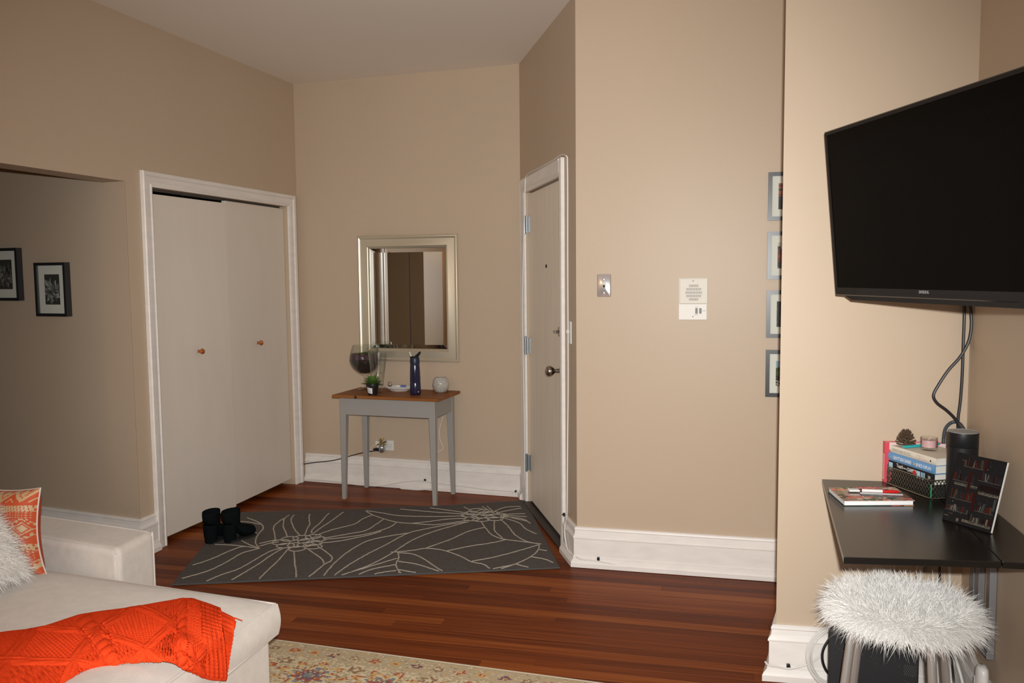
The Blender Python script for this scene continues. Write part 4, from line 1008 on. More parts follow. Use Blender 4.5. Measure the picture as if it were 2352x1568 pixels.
# ------------------------------------------------------------------ cushions
def pillow_pt(u, v, w, h, th, pinch=0.06, side=1, flare=0.0):
    x, z = (u-.5)*w, (v-.5)*h
    a, b = 2*u-1, 2*v-1
    x *= (1-pinch*(1-b*b))*(1-flare*b); z *= 1-pinch*1.2*(1-a*a)
    t_ = max(0.0, (1-a**4)*(1-b**4))**0.55
    return (x, -side*th*t_, z)
def pat(u, v):
    """woven motif of the orange cushion -> 1 = tan"""
    x = u*0.50; z = v*0.36
    def zig(x, per, amp): t_ = (x/per) % 1.0; return amp*(abs(t_-.5)*2)
    st = ((int(x/0.004)+int(z/0.004)) % 2)
    for z0, kind in ((0.000, 'z'), (0.075, 'd'), (0.105, 't'), (0.150, 'b'), (0.235, 'd'), (0.262, 't'), (0.300, 'z')):
        if kind == 't' and z0 < z < z0+0.026:
            q = (x/0.011) % 1.0; return 1 if .18 < abs(((q+(z-z0)*22) % 1.0)-.5)*2 else 0
        if kind == 'd' and z0 < z < z0+0.028: return 1 if (int(x/0.005)+int(z/0.005)) % 2 and int(z/0.005) % 2 else 0
        if kind in 'z' and z0 < z < z0+0.072:
            zz = z-z0; q = zig(x+.01, 0.085, 0.045)
            if 0 < zz-q < 0.016+0.004*(int(x/0.006) % 2): return 1
            xx = ((x+.01)/0.085) % 1.0
            if abs(xx-.5)*0.085*1.0+abs(zz-0.044)*.7 < 0.013: return 1
            if abs(abs(zz-q)-0.026) < 0.0025: return 1
        if kind == 'b' and z0 < z < z0+0.082:
            zz = z-z0-0.041; xx = ((x/0.105) % 1.0-.5)*0.105; dd = abs(xx)+abs(zz)*.95
            if dd < 0.016: return 1
            if 0.022 < dd < 0.0265: return 1
            if 0.036 < dd < 0.050 and (int(x/0.007)+int(z/0.009)) % 3: return 1
    return 0
PW_, PH_ = 0.50, 0.300
ca_ = atan2(-0.297, 0.955)
orp = thing('patterned_cushion', 'orange cushion with tan woven zigzag pattern leaning on the sofa arm', 'cushion', (-1.885, 2.945, 0.620), (radians(-15), radians(1), ca_))
NU, NV = 170, 110
ORANGE = mat('orange_weave', (0.50, 0.070, 0.018, 1), rough=0.7, bump=0.25, bscale=600, var=0.06, vscale=50)
TANW = mat('tan_weave', (0.50, 0.335, 0.175, 1), rough=0.45, bump=0.25, bscale=600, sheen=0.1)
pm = MB(); fr_ = MB()
fr_.grid(lambda u, v: pillow_pt(u, v, PW_, PH_, 0.075, .13, 1, .20), NU, NV)
for j in range(NV):
    for i in range(NU): fr_.mi[j*NU+i] = pat((i+.5)/NU, (j+.5)/NV)
fr_.build('front_cover', [ORANGE, TANW], orp, smooth=True)
pm.grid(lambda u, v: pillow_pt(u, v, PW_, PH_, 0.065, .13, -1, .20), 30, 20).build('back_cover', ORANGE, orp, smooth=True)
edge = [pillow_pt(t_, 0, PW_, PH_, 0, .13, 1, .20) for t_ in [k/12 for k in range(12)]]+[pillow_pt(1, t_, PW_, PH_, 0, .13, 1, .20) for t_ in [k/12 for k in range(12)]]+[pillow_pt(1-t_, 1, PW_, PH_, 0, .13, 1, .20) for t_ in [k/12 for k in range(12)]]+[pillow_pt(0, 1-t_, PW_, PH_, 0, .13, 1, .20) for t_ in [k/12 for k in range(12)]]
MB().tube(edge, 0.0028, 6, closed=True).build('piping', mat('silver_piping', (0.62, 0.55, 0.50, 1), rough=0.5), orp, smooth=True)

shp = thing('shag_cushion', 'white shaggy cushion leaning on the sofa back in front of the orange patterned one', 'cushion', (-1.812, 2.575, 0.640), (radians(-38), 0, radians(70.9)))
SHAG = mat('white_shag', (0.80, 0.76, 0.71, 1), rough=0.75, sheen=0.3)
SW_, SH_ = 0.42, 0.31
cov = MB(); cov.grid(lambda u, v: pillow_pt(u, v, SW_, SH_, 0.085), 30, 30); cov.grid(lambda u, v: pillow_pt(u, v, SW_, SH_, 0.07, side=-1), 20, 20)
cvo = cov.build('cover', SHAG, shp, smooth=True)
base = []; fr2 = random.Random(17); random.seed(17)
for k in range(17000):
    u, v = fr2.random(), fr2.random(); sd = 1 if fr2.random() < .8 else -1
    if fr2.random() < .2:
        if fr2.random() < .5: u = round(u)
        else: v = round(v)
    p = Vector(pillow_pt(u, v, SW_, SH_, 0.085 if sd > 0 else 0.07, side=sd)); e = 1e-3
    n_ = Vector((p.x*1.2, -sd*0.16, p.z*1.2)).normalized()
    base.append((p, n_+Vector((fr2.gauss(0, .55), fr2.gauss(0, .45), fr2.gauss(0, .45)-.5)), fr2.uniform(.022, .045)))
fur('shag_pile', base, SHAG, cvo, w=0.0011, seg=3, curl=0.7, grav=0.6)
# ------------------------------------------------------------------ wall-hung television
TA = atan2(-0.990, 0.140)
tv = thing('television', 'large black flat television hung in the corner above the desk', 'television', (1.0897, 2.800, 1.4236), (radians(5.6), 0, TA))
TW, TH = 0.958, 0.537
GLOSSB = mat('gloss_black', (0.008, 0.008, 0.009, 1), rough=0.12, spec=0.5)
SCREEN = mat('tv_screen', (0.0028, 0.0026, 0.0022, 1), rough=0.14, spec=0.07)
MB().box(0, TW, 0.002, 0.030, 0, TH).box(0.10, TW-0.10, 0.030, 0.060, 0.06, TH-0.06).build('housing', BLACK, tv, bevel=0.003)
fr = MB().sweep([(0, 0), (TW, 0), (TW, TH), (0, TH)], [(0, -0.002), (0, 0.004), (0.003, 0.0065), (0.013, 0.0065), (0.014, 0.003)], closed=True, plane='xz', side=-1)
fr.box(0.014, TW-0.014, -0.0062, -0.002, 0.012, 0.026)
fr.build('bezel', GLOSSB, tv)
MB().box(0.013, TW-0.013, -0.0034, 0.002, 0.013, TH-0.013).build('screen', SCREEN, tv)
MB().prism([(0.05, 0), (0.09, -0.014), (TW-0.09, -0.014), (TW-0.05, 0)], -0.002, 0.026).build('lower_lip', GLOSSB, tv, M=Matrix.Rotation(pi/2, 4, 'X') @ Matrix.Diagonal((1, 1, -1, 1)))
text('logo', 'SAMSUNG', 0.0125, mat('logo_silver', (0.30, 0.30, 0.31, 1), rough=0.5), tv, wallM(TW/2-0.028, -0.0066, 0.0185), 0.0003, sx=0.78)
MB().box(TW/2-0.12, TW/2+0.12, 0.060, 0.072, TH/2-0.12, TH/2+0.12).box(TW/2-0.03, TW/2+0.03, 0.072, 0.13, TH/2-0.06, TH/2+0.06).build('wall_mount', mat('mount_black', (0.02, 0.02, 0.02, 1), rough=0.6), tv)
cable('tv_cable', C_TV1, 0.0052, BLACK, 'straight black cable hanging down from the television', 'cable', n=8)
cable('tv_cable', C_TV2, 0.0052, BLACK, 'curvy black cable looping left below the television', 'cable', n=8)

# ------------------------------------------------------------------ drop-leaf wall desk
DZ = 0.757
dA, dB, dC = Vector((1.112, 2.962)), Vector((0.862, 2.133)), Vector((1.248, 2.088))
dD = Vector((1.449, 2.899))
desk = thing('wall_desk', 'black fold-down wall desk in the corner below the television', 'desk', (1.2, 2.6, DZ))
DESKM = mat('black_brown_laminate', (0.008, 0.007, 0.006, 1), rough=0.25, spec=0.5, bump=0.04, bscale=500)
def dl(p): return (p.x-1.2, p.y-2.6)
MB().prism([dl(dA), dl(dB), dl(dC), dl(dD)], -0.018, 0).build('drop_leaf', DESKM, desk, bevel=0.0015)
sdir = (dC-dD).normalized(); gap = Vector((0.0028, -0.0003))
dC2 = dC+gap; dD2 = dD+gap
shF = Vector((1.378, 2.055)); shB = Vector((1.570, 2.868)); near = dC2+sdir*0.0; 
MB().prism([dl(dC2), dl(Vector((1.381, 2.062))), dl(Vector((1.572, 2.874))), dl(dD2)], -0.018, 0).build('wall_shelf', DESKM, desk, bevel=0.0015)
GREYM = mat('grey_metal', (0.34, 0.345, 0.36, 1), rough=0.38, metal=0.6)
def rwp(s_, y_): p = G+RWD*s_+Vector((-0.971, 0.2385))*y_; return p
bkm = MB()
RM = Matrix.Translation((G.x-1.2, G.y-2.6, 0)) @ Matrix.Rotation(RWA, 4, 'Z')
bkm.box(0.352, 0.380, -0.022, -0.002, 0.312-DZ, -0.0185, M=RM)
bkm.box(0.165, 0.262, -0.020, -0.002, 0.318-DZ, -0.0185, M=RM)
bkm.box(0.150, 0.380, -0.024, -0.002, 0.290-DZ, 0.312-DZ, M=RM)
bkm.box(0.205, 0.222, -0.024, -0.020, 0.33-DZ, -0.0185, M=RM)
bkm.build('support_bracket', GREYM, desk, bevel=0.001)
lb2 = MB(); FM = Matrix.Translation((E.x-1.2, E.y-2.6, 0)) @ Matrix.Rotation(FRA, 4, 'Z')
lb2.box(0.476, 0.496, -0.020, -0.002, 0.25-DZ, -0.0185, M=FM)
lb2.build('support_rail', mat('rail_beige', (0.55, 0.47, 0.38, 1), rough=0.5), desk)

# ------------------------------------------------------------------ things on the desk
KK = Vector((1.372, 2.677)); KA = atan2(0.219, 0.975)
kx = Vector((cos(KA), sin(KA))); ky = Vector((-sin(KA), cos(KA)))
def kp(a, b): p = KK+kx*a+ky*b; return p.x, p.y
bsk = thing('wire_basket', 'black perforated metal tray holding a stack of books', 'tray', kp(0, 0)+(DZ+0.0005,), KA)
GUN = mat('gunmetal', (0.28, 0.25, 0.20, 1), rough=0.28, metal=0.9)
bw, bd, bh = 0.160, 0.232, 0.062
bsh = MB(); cr_ = 0.020
def perim(n=7):
    out = []
    for cx, cy, a0 in ((-0.012+cr_, 0.0+cr_, pi), (bw-cr_, cr_, 3*pi/2), (bw-cr_, bd-cr_, 0), (-0.012+cr_, bd-cr_, pi/2)):
        for k in range(n): a = a0+pi/2*k/(n-1); out.append((cx+cr_*cos(a), cy+cr_*sin(a)))
    return out
pr_ = perim()
def pat_pt(t_):   # arc-length walk round the perimeter
    P = [Vector(p) for p in pr_]; P.append(P[0]); tot = sum((P[i+1]-P[i]).length for i in range(len(P)-1)); d = (t_ % 1.0)*tot
    for i in range(len(P)-1):
        l_ = (P[i+1]-P[i]).length
        if d <= l_: return P[i]+(P[i+1]-P[i])*(d/l_ if l_ else 0)
        d -= l_
    return P[-1]
lat = MB(); NQ = 58
for k in range(NQ):
    for s_ in (1, -1):
        pts = []
        for q_ in range(5):
            z_ = 0.004+(bh-0.006)*q_/4; p = pat_pt((k+s_*q_*0.75)/NQ); pts.append((p.x, p.y, z_))
        lat.tube(pts, 0.00155, 4, caps=False)
    for q_ in range(3):   # little rosettes where the bars cross
        z_ = 0.004+(bh-0.006)*(q_*1.333+.0)/4; p = pat_pt((k)/NQ) if q_ % 1 == 0 else p
        lat.lathe([(0.0024, z_-0.0018), (0.0024, z_+0.0018)], 5, (p.x, p.y, 0))
lat.build('lattice_side', GUN, bsk)
rim = MB()
for z_ in (0.0025, bh): rim.tube([(p[0], p[1], z_) for p in pr_], 0.0024, 6, closed=True)
rim.build('rim', CHROME if False else GUN, bsk, smooth=True)
MB().prism([(p[0]*0.985+0.0008, p[1]*0.985+.002) for p in pr_], 0.0010, 0.0024).build('tray_floor', BLACK, bsk)
MB().tube([(-0.0128+cr_*.28, 0.0005+cr_*.26, 0.006), (-0.0128+cr_*.28, 0.0005+cr_*.26, 0.050)], 0.0016, 6).build('green_tag', mat('green_tag', (0.02, 0.42, 0.16, 1), rough=0.5), bsk)

def book(name, label, x0_, x1_, y0_, y1_, z0_, z1_, cover, cat='book', rot=0.0, group='books stacked in the black tray', pages=None):
    """spine on local -x side, page ends on -y; cover wraps a page block"""
    t_ = thing(name, label, cat, kp(x0_, y0_)+(z0_,), KA+rot, group)
    w_, d_, h_ = x1_-x0_, y1_-y0_, z1_-z0_; c_ = 0.0022
    cv = MB()
    sw = [(0, w_, 0, c_), (0, w_, h_-c_, h_)]
    for a_, b_, za, zb in sw: cv.box(a_, b_, 0, d_, za, zb)
    n_ = 6
    prof = [(-0.004*sin(pi*k/n_), h_*k/n_) for k in range(n_+1)]
    vs_2 = [(x_, y_, z_) for y_ in (0, d_) for x_, z_ in prof]
    inner = [(c_, y_, z_) for y_ in (0, d_) for x_, z_ in prof]
    m_ = n_+1
    cv.add(vs_2+inner, [(k, k+1, m_+k+1, m_+k) for k in range(n_)]+[(2*m_+k, 3*m_+k, 3*m_+k+1, 2*m_+k+1) for k in range(n_)]+[(k, 2*m_+k, 2*m_+k+1, k+1) for k in range(n_)]+[(m_+k, m_+k+1, 3*m_+k+1, 3*m_+k) for k in range(n_)])
    cv.build('cover', cover, t_, smooth=True, angle=30)
    MB().box(c_, w_-0.004, 0.003, d_-0.003, c_, h_-c_).build('pages', pages or PAGE, t_)
    return t_, w_, d_, h_
PAGE = mat('book_pages', (0.74, 0.71, 0.64, 1), rough=0.85, bump=0.3, bscale=900, stretch=(1, 1, 12))
def spineM(d_, z_, y_): # text reads from the far end to the near end of the spine
    return Matrix.Translation((-0.0046, y_, z_)) @ Matrix(((0, 0, -1, 0), (-1, 0, 0, 0), (0, 1, 0, 0), (0, 0, 0, 1)))
CREAMB = mat('cream_cover', (0.72, 0.67, 0.57, 1), rough=0.6); BLUEB = mat('blue_cover', (0.13, 0.30, 0.56, 1), rough=0.45); BLACKB = mat('black_cover', (0.010, 0.010, 0.011, 1), rough=0.4, spec=0.2)
filler, *_ = book('book', 'dark book at the bottom of the black tray under the others', 0.004, 0.148, 0.006, 0.215, DZ+0.0035, DZ+0.0440, BLACKB, pages=BLACKM)
t3, w3, d3, h3 = book('book', 'black book about teaching, lowest visible spine of the tray stack', 0.000, 0.150, 0.002, 0.226, DZ+0.0445, DZ+0.0835, BLACKB)
WHT = mat('white_ink', (0.80, 0.80, 0.78, 1), rough=0.6); LBLUE = mat('light_blue_ink', (0.38, 0.58, 0.70, 1), rough=0.6); REDI = mat('red_ink', (0.55, 0.02, 0.02, 1), rough=0.6)
text('lettering', 'Teach', 0.019, WHT, t3, spineM(d3, 0.029, 0.178), 0.0002, sx=0.72)
text('lettering', 'LIKE A', 0.006, WHT, t3, spineM(d3, 0.027, 0.142), 0.0002)
text('lettering', 'CHAMPION', 0.0185, WHT, t3, spineM(d3, 0.027, 0.124), 0.0002, sx=0.52)
MB().box(-0.0052, -0.0046, 0.198, 0.218, 0.006, 0.034).build('spine_patch', LBLUE, t3)
MB().box(-0.0052, -0.0046, 0.060, 0.076, 0.010, 0.034).build('spine_patch', LBLUE, t3)
for k in range(3): MB().box(-0.0052, -0.0046, 0.038+k*0.007, 0.0415+k*0.007, 0.010, 0.034).build('spine_stripe', LBLUE, t3)
MB().lathe([(0.0085, -0.0002), (0.0085, 0.0005), (0, 0.0005)], 14).build('apple_mark', REDI, t3, M=Matrix.Translation((-0.0046, 0.088, 0.024)) @ Matrix.Rotation(-pi/2, 4, 'Y'))
text('lettering', '2.0', 0.013, WHT, t3, spineM(d3, 0.024, 0.024), 0.0002, sx=0.7)
t2b, w2, d2_, h2 = book('book', 'sky blue hardback about gratitude, middle of the tray stack', -0.002, 0.150, -0.004, 0.224, DZ+0.0840, DZ+0.1125, BLUEB)
GOLDI = mat('gold_ink', (0.62, 0.47, 0.12, 1), rough=0.5)
text('lettering', 'GRATITUDE DIARIES', 0.0172, WHT, t2b, spineM(d2_, 0.0142, 0.200), 0.0002, sx=0.58)
text('lettering', 'the', 0.008, GOLDI, t2b, spineM(d2_, 0.0142, 0.214), 0.0002)
MB().lathe([(0.0042, -0.0002), (0.0042, 0.0005), (0, 0.0005)], 10).build('sun_mark', GOLDI, t2b, M=Matrix.Translation((-0.0045, 0.094, 0.0142)) @ Matrix.Rotation(-pi/2, 4, 'Y'))
text('lettering', 'JANICE KAPLAN', 0.0172, WHT, t2b, spineM(d2_, 0.0142, 0.086), 0.0002, sx=0.58)
t1b, w1_, d1_, h1 = book('book', 'cream hardback with grey spine lettering on top of the tray stack', 0.000, 0.146, -0.006, 0.218, DZ+0.1130, DZ+0.1365, CREAMB)
GREYI = mat('grey_ink', (0.36, 0.33, 0.28, 1), rough=0.6); PINKI = mat('pink_ink', (0.62, 0.42, 0.34, 1), rough=0.6)
text('lettering', 'JONATHAN KOZOL', 0.0150, GREYI, t1b, spineM(d1_, 0.0118, 0.212), 0.0002, sx=0.72)
text('lettering', 'LETTERS TO A', 0.0060, PINKI, t1b, spineM(d1_, 0.0160, 0.090), 0.0002)
text('lettering', 'YOUNG TEACHER', 0.0060, PINKI, t1b, spineM(d1_, 0.0075, 0.090), 0.0002)
MB().lathe([(0.0030, -0.0002), (0.0030, 0.0005), (0, 0.0005)], 10).build('publisher_mark', BLACKM, t1b, M=Matrix.Translation((-0.0042, 0.022, 0.0115)) @ Matrix.Rotation(-pi/2, 4, 'Y'))
cov_top = MB()
for k in range(5):
    a = 1.1*k; cov_top.tube([(0.050+.016*k+.009*cos(a+q*.7), 0.175+.010*sin(a)+.009*sin(q*1.1), h1+0.0004) for q in range(6)], 0.0006, 4)
cov_top.build('cover_script', GREYI, t1b)
# red book standing behind the stack, against the wall
rbp = E+(G-E).normalized()*0.348
rb = thing('book', 'red upright book standing on its edge against the wall behind the stack', 'book', (rbp.x+0.004, rbp.y-0.031, DZ+0.0006), FRA, None)
REDB = mat('red_cover', (0.62, 0.055, 0.085, 1), rough=0.45)
cvb = MB().box(0.0, 0.20, 0.0, 0.0025, 0, 0.143).box(0.0, 0.20, 0.0235, 0.026, 0, 0.143).box(-0.003, 0.0005, 0.0, 0.026, 0, 0.143)
cvb.build('cover', REDB, rb)
MB().box(0.0008, 0.196, 0.0027, 0.0233, 0.002, 0.1410).build('pages', mat('pink_pages', (0.76, 0.66, 0.64, 1), rough=0.8), rb)
MB().box(0.012, 0.20, -0.0006, 0.0002, 0.118, 0.143).box(-0.0036, -0.003, 0.003, 0.023, 0.010, 0.1).build('cover_band', mat('pale_pink', (0.72, 0.52, 0.50, 1), rough=0.5), rb)
for k in range(9): MB().box(-0.0042, -0.0036, 0.009, 0.017, 0.018+k*0.0088, 0.0235+k*0.0088).build('spine_lettering', REDB, rb)

# pine cone, turquoise pen and candle on the cream book
BT = DZ+0.1370
cx_, cy_ = kp(0.036, 0.188)
pc = thing('pine_cone', 'small brown pine cone standing on the cream book', 'pine cone', (cx_, cy_, BT))
CONE = mat('cone_brown', (0.085, 0.050, 0.026, 1), rough=0.75, bump=0.3, bscale=300, var=0.35, vscale=80)
MB().lathe([(0, 0.0), (0.008, 0.001), (0.0085, 0.03), (0.004, 0.050), (0, 0.054)], 12).build('core', CONE, pc)
sc_ = MB()
for k in range(66):
    t_ = k/66; a = 2.39996*k; z_ = 0.004+0.049*t_; R_ = 0.029*(1-t_)**0.65*(0.72+0.28*min(1, t_*6))+0.006
    el = radians(4+56*t_); d = Vector((cos(a)*cos(el), sin(a)*cos(el), sin(el))); sd = Vector((-sin(a), cos(a), 0)); up = d.cross(sd)*-1
    b0 = Vector((cos(a)*.005, sin(a)*.005, z_)); b1 = b0+d*R_*.92; w_ = 0.0050*(1-.45*t_)
    tip = b1+Vector((0, 0, 0.0028))
    th = Vector((0, 0, 0.0018))
    vs_3 = [b0-sd*w_*.4, b0+sd*w_*.4, b1+sd*w_, tip, b1-sd*w_]; lo = [p-th for p in vs_3]
    sc_.add(vs_3+lo, [(0, 1, 2, 3, 4), (9, 8, 7, 6, 5)]+[(i, 5+i, 5+(i+1) % 5, (i+1) % 5) for i in range(5)])
sc_.build('cone_scales', CONE, pc)
p0 = kp(0.0045, 0.158); p1 = kp(0.160, 0.168)
TURQ = mat('turquoise', (0.03, 0.42, 0.44, 1), rough=0.4)
pen = thing('turquoise_pen', 'turquoise pen lying across the cream book behind the candle', 'pen', (p0[0], p0[1], BT+0.0052), atan2(p1[1]-p0[1], p1[0]-p0[0]))
pl_ = hypot(p1[0]-p0[0], p1[1]-p0[1])
MB().tube([(0, 0, 0), (pl_*.45, 0, 0), (pl_*.45+.001, 0, 0)], 0.0050, 10).build('pen_cap', TURQ, pen, smooth=True)
MB().tube([(pl_*.45+.001, 0, 0), (pl_-.01, 0, 0), (pl_, 0, 0)], [0.0042, 0.0042, 0.002], 10).build('pen_barrel', TURQ, pen, smooth=True)
cdx, cdy = kp(0.072, 0.118)
cd = thing('candle_jar', 'pink candle in a small glass jar on the cream book', 'candle', (cdx, cdy, BT))
MB().lathe([(0, 0.0), (0.024, 0.0), (0.0262, 0.003), (0.0268, 0.008), (0.0268, 0.042), (0.0258, 0.0445), (0.0245, 0.042), (0.0245, 0.010), (0.0, 0.0065)], 32).build('jar', GLASS, cd, smooth=True, angle=60)
MB().lathe([(0, 0.0072), (0.0238, 0.0103), (0.0240, 0.034), (0, 0.0335)], 28).build('wax', mat('pink_wax', (0.70, 0.42, 0.44, 1), rough=0.6), cd, smooth=True, angle=50)
cylpatch(0.02705, 0.02705, 0.011, 0.033, radians(-62), radians(-12)).build('jar_label', mat('mauve_label', (0.22, 0.09, 0.11, 1), rough=0.6), cd, smooth=True)
MB().tube([(0, 0, 0.0336), (0.001, 0, 0.040)], 0.0008, 5).build('wick', WHITEP, cd)

# black cylinder speaker
spk = thing('smart_speaker', 'tall black cylinder speaker standing beside the book stack', 'speaker', (1.417, 2.598, DZ+0.0005))
SPKM = mat('speaker_black', (0.011, 0.011, 0.012, 1), rough=0.42, spec=0.3)
MB().lathe([(0, 0), (0.0430, 0), (0.0440, 0.002), (0.0442, 0.192), (0, 0.192)], 48).build('body', SPKM, spk, smooth=True, angle=40)
MB().lathe([(0, 0.1923), (0.0436, 0.1923), (0.0445, 0.1935), (0.0445, 0.236), (0.0440, 0.2385)], 48).build('volume_ring', SPKM, spk, smooth=True, angle=40)
MB().lathe([(0.0440, 0.2383), (0.0442, 0.2400), (0.0425, 0.2404), (0.0422, 0.2395)], 48).build('light_ring', mat('ring_grey', (0.30, 0.31, 0.32, 1), rough=0.4), spk, smooth=True)
MB().lathe([(0.0424, 0.2388), (0, 0.2392)], 40).build('top_disc', mat('disc_black', (0.03, 0.028, 0.024, 1), rough=0.45), spk)
C_GRAY2 = [(1.502, 2.876, 0.766), (1.501, 2.876, 0.867), (1.501, 2.876, 0.921), (1.506, 2.876, 0.952), (1.518, 2.874, 0.970), (1.533, 2.870, 0.978), (1.540, 2.85, 0.976), (1.520, 2.79, 0.972), (1.509, 2.74, 0.955), (1.512, 2.70, 0.907), (1.510, 2.675, 0.850), (1.505, 2.66, 0.766)]
cable('grey_cable', C_GRAY2, 0.0058, mat('slate_cable', (0.045, 0.055, 0.070, 1), rough=0.5), 'thick slate grey cable arching behind the black cylinder speaker', 'cable', n=9)

# printed book leaning back
pb = Vector((1.284, 2.456)); pq = Vector((1.349, 2.314)); pd = (pq-pb).normalized()
pa = atan2(pd.y, pd.x); plen = (pq-pb).length; lean = math.atan2(0.062, 0.2)
pbk = thing('photo_book', 'dark picture panel printed with keyboards and bookshelves, leaning back at desk front', 'picture', (pb.x, pb.y, DZ+0.001), (radians(-0.0), 0, pa))
PM = Matrix.Rotation(-lean, 4, 'X'); PHt = 0.208
MB().box(0, plen, 0.0, 0.006, 0, PHt, M=PM).build('panel', BLACKB, pbk, bevel=0.0008)
MB().box(plen, plen+0.0016, 0.0004, 0.0056, 0.002, PHt-0.001, M=PM).build('white_edge', WHITEP, pbk)
MB().box(0.05, plen-0.05, 0.055, 0.058, 0.0, 0.10, M=Matrix.Rotation(radians(12), 4, 'X')).build('easel_back', BLACKB, pbk)
dr = random.Random(77)
DP = [mat('panel_print_%d' % k, (lin(r_/255), lin(g_/255), lin(b_/255), 1), rough=0.5, spec=0.15) for k, (r_, g_, b_) in enumerate(((14, 12, 12), (44, 15, 15), (66, 24, 18), (92, 85, 76), (56, 58, 56), (64, 48, 38), (36, 34, 37), (24, 13, 13)))]
prt = MB()
def pq_(x0_, x1_, z0_, z1_, c_, sk=0.0, lay=1):
    y_ = -0.0001*lay
    prt.add([PM @ Vector(p) for p in ((x0_, y_, z0_), (x1_, y_, z0_), (x1_+sk, y_, z1_), (x0_+sk, y_, z1_))], [(0, 1, 2, 3)], c_)
for row, (za, zb, xa, xb) in enumerate(((0.172, 0.200, 0.030, 0.095), (0.126, 0.156, 0.006, 0.070), (0.140, 0.165, 0.085, 0.152), (0.072, 0.102, 0.010, 0.078), (0.052, 0.080, 0.094, 0.150), (0.036, 0.056, 0.004, 0.075), (0.018, 0.040, 0.080, 0.150))):
    x_ = xa
    while x_ < xb:
        w_ = dr.uniform(.0025, .008); c_ = dr.choice((1, 2, 3, 3, 4, 5, 6, 7, 6))
        pq_(x_, min(x_+w_, xb), za, za+(zb-za)*dr.uniform(.55, 1), c_, dr.uniform(-.004, .004)); x_ += w_+dr.uniform(0.0004, .004)
    pq_(xa-.002, xb, za-.0016, za-.0006, 3)
for xa, xb, z0_ in ((0.012, 0.085, 0.112), (0.092, 0.154, 0.100), (0.062, 0.150, 0.0105)):   # keyboards
    pq_(xa, xb, z0_, z0_+0.0075, 3, 0, 1); k = xa+.003
    while k < xb-.003:
        if dr.random() < .72: pq_(k, k+.0018, z0_+.0028, z0_+.0066, 0, 0, 2)
        k += .0036
for xa, xb, za, zb, c_ in ((0.054, 0.063, 0.100, 0.158, 1), (0.093, 0.102, 0.168, 0.204, 1), (0.080, 0.089, 0.044, 0.100, 1), (0.144, 0.151, 0.062, 0.096, 4), (0.090, 0.152, 0.112, 0.128, 7), (0.044, 0.052, 0.007, 0.016, 3), (0.060, 0.063, 0.008, 0.012, 2), (0.016, 0.030, 0.024, 0.027, 5), (0.004, 0.018, 0.016, 0.018, 3)):
    pq_(xa, xb, za, zb, c_, 0.0, 3)
for k in range(60):
    x_, z_ = dr.uniform(.006, .15), dr.uniform(.006, .2); pq_(x_, x_+dr.uniform(.001, .004), z_, z_+dr.uniform(.0008, .003), dr.choice((3, 4, 5, 2, 6)), 0, 2)
prt.build('printed_picture', DP, pbk)

# floral notebook with a pen in a clear sleeve
nbk = thing('notebook', 'floral hardcover notebook lying on the left side of the desk', 'notebook', (1.052, 2.610, DZ+0.0004), radians(-0.8))
NW, ND, NHt = 0.223, 0.172, 0.0168
FL = [mat('flower_'+n_, rgb(*c_), rough=0.5) for n_, c_ in (('taupe', (150, 132, 112)), ('coral', (206, 92, 74)), ('rose', (200, 60, 90)), ('leaf', (60, 66, 52)), ('peach', (224, 150, 104)), ('blush', (214, 190, 178)), ('teal', (40, 100, 84)))]
nr = random.Random(12); seeds = [(nr.uniform(0, NW), nr.uniform(0, ND), nr.uniform(.012, .034), nr.choice((1, 1, 2, 4, 3, 3, 5, 6))) for _ in range(46)]
def fpat(x, y):
    c_ = 0
    for sx0, sy0, r_, k in seeds:
        d = hypot(x-sx0, y-sy0); a = atan2(y-sy0, x-sx0); e_ = r_*(.78+.22*cos(5*a+sx0*90))
        if d < e_: c_ = k if d > e_*.28 else (4 if k != 4 else 2)
        if k in (1, 2) and e_*.55 < d < e_*.68: c_ = 5
    return c_
tp = MB(); nx_, ny_ = 64, 50; sk_ = 0.012
tp.v = [(NW*i/nx_+sk_*(j/ny_), ND*j/ny_, NHt) for j in range(ny_+1) for i in range(nx_+1)]
for j in range(ny_):
    for i in range(nx_):
        tp.f.append((j*(nx_+1)+i, j*(nx_+1)+i+1, (j+1)*(nx_+1)+i+1, (j+1)*(nx_+1)+i)); tp.mi.append(fpat(NW*(i+.5)/nx_, ND*(j+.5)/ny_))
o0 = len(tp.v)
def skq(x_, y_, z_): return (x_+sk_*y_/ND, y_, z_)
def slabq(mb, x0_, x1_, y0_, y1_, z0_, z1_, mi=0):
    vs_4 = [skq(x, y, z) for z in (z0_, z1_) for y in (y0_, y1_) for x in (x0_, x1_)]
    mb.add(vs_4, [(0, 2, 3, 1), (4, 5, 7, 6), (0, 1, 5, 4), (2, 6, 7, 3), (0, 4, 6, 2), (1, 3, 7, 5)], mi)
slabq(tp, 0, NW, 0, ND, NHt-0.0018, NHt-0.0002, 5)
slabq(tp, 0, NW, 0, ND, 0, 0.0018, 3)
for k, c_ in ((0.06, 6), (0.15, 1), (0.19, 4)): slabq(tp, k, k+0.03, -0.0002, 0.001, 0.0002, 0.0016, c_)
slabq(tp, 0, NW, ND-0.0018, ND, 0.0018, NHt-0.0018, 3)
tp.build('floral_cover', FL, nbk)
pg = MB(); slabq(pg, 0.002, NW-0.004, 0.003, ND-0.002, 0.0019, NHt-0.0021); pg.build('pages', PAPER, nbk)
pn = thing('white_pen', 'white pen with a red end in a clear sleeve on the notebook', 'pen', (1.108, 2.716, DZ+NHt+0.0075), atan2(-0.030, 0.150))
MB().box(0.0, 0.034, -0.012, 0.012, -0.003, 0.003, M=Matrix.Rotation(0.1, 4, 'Z')).build('paper_tab', PAPER, pn, bevel=0.002)
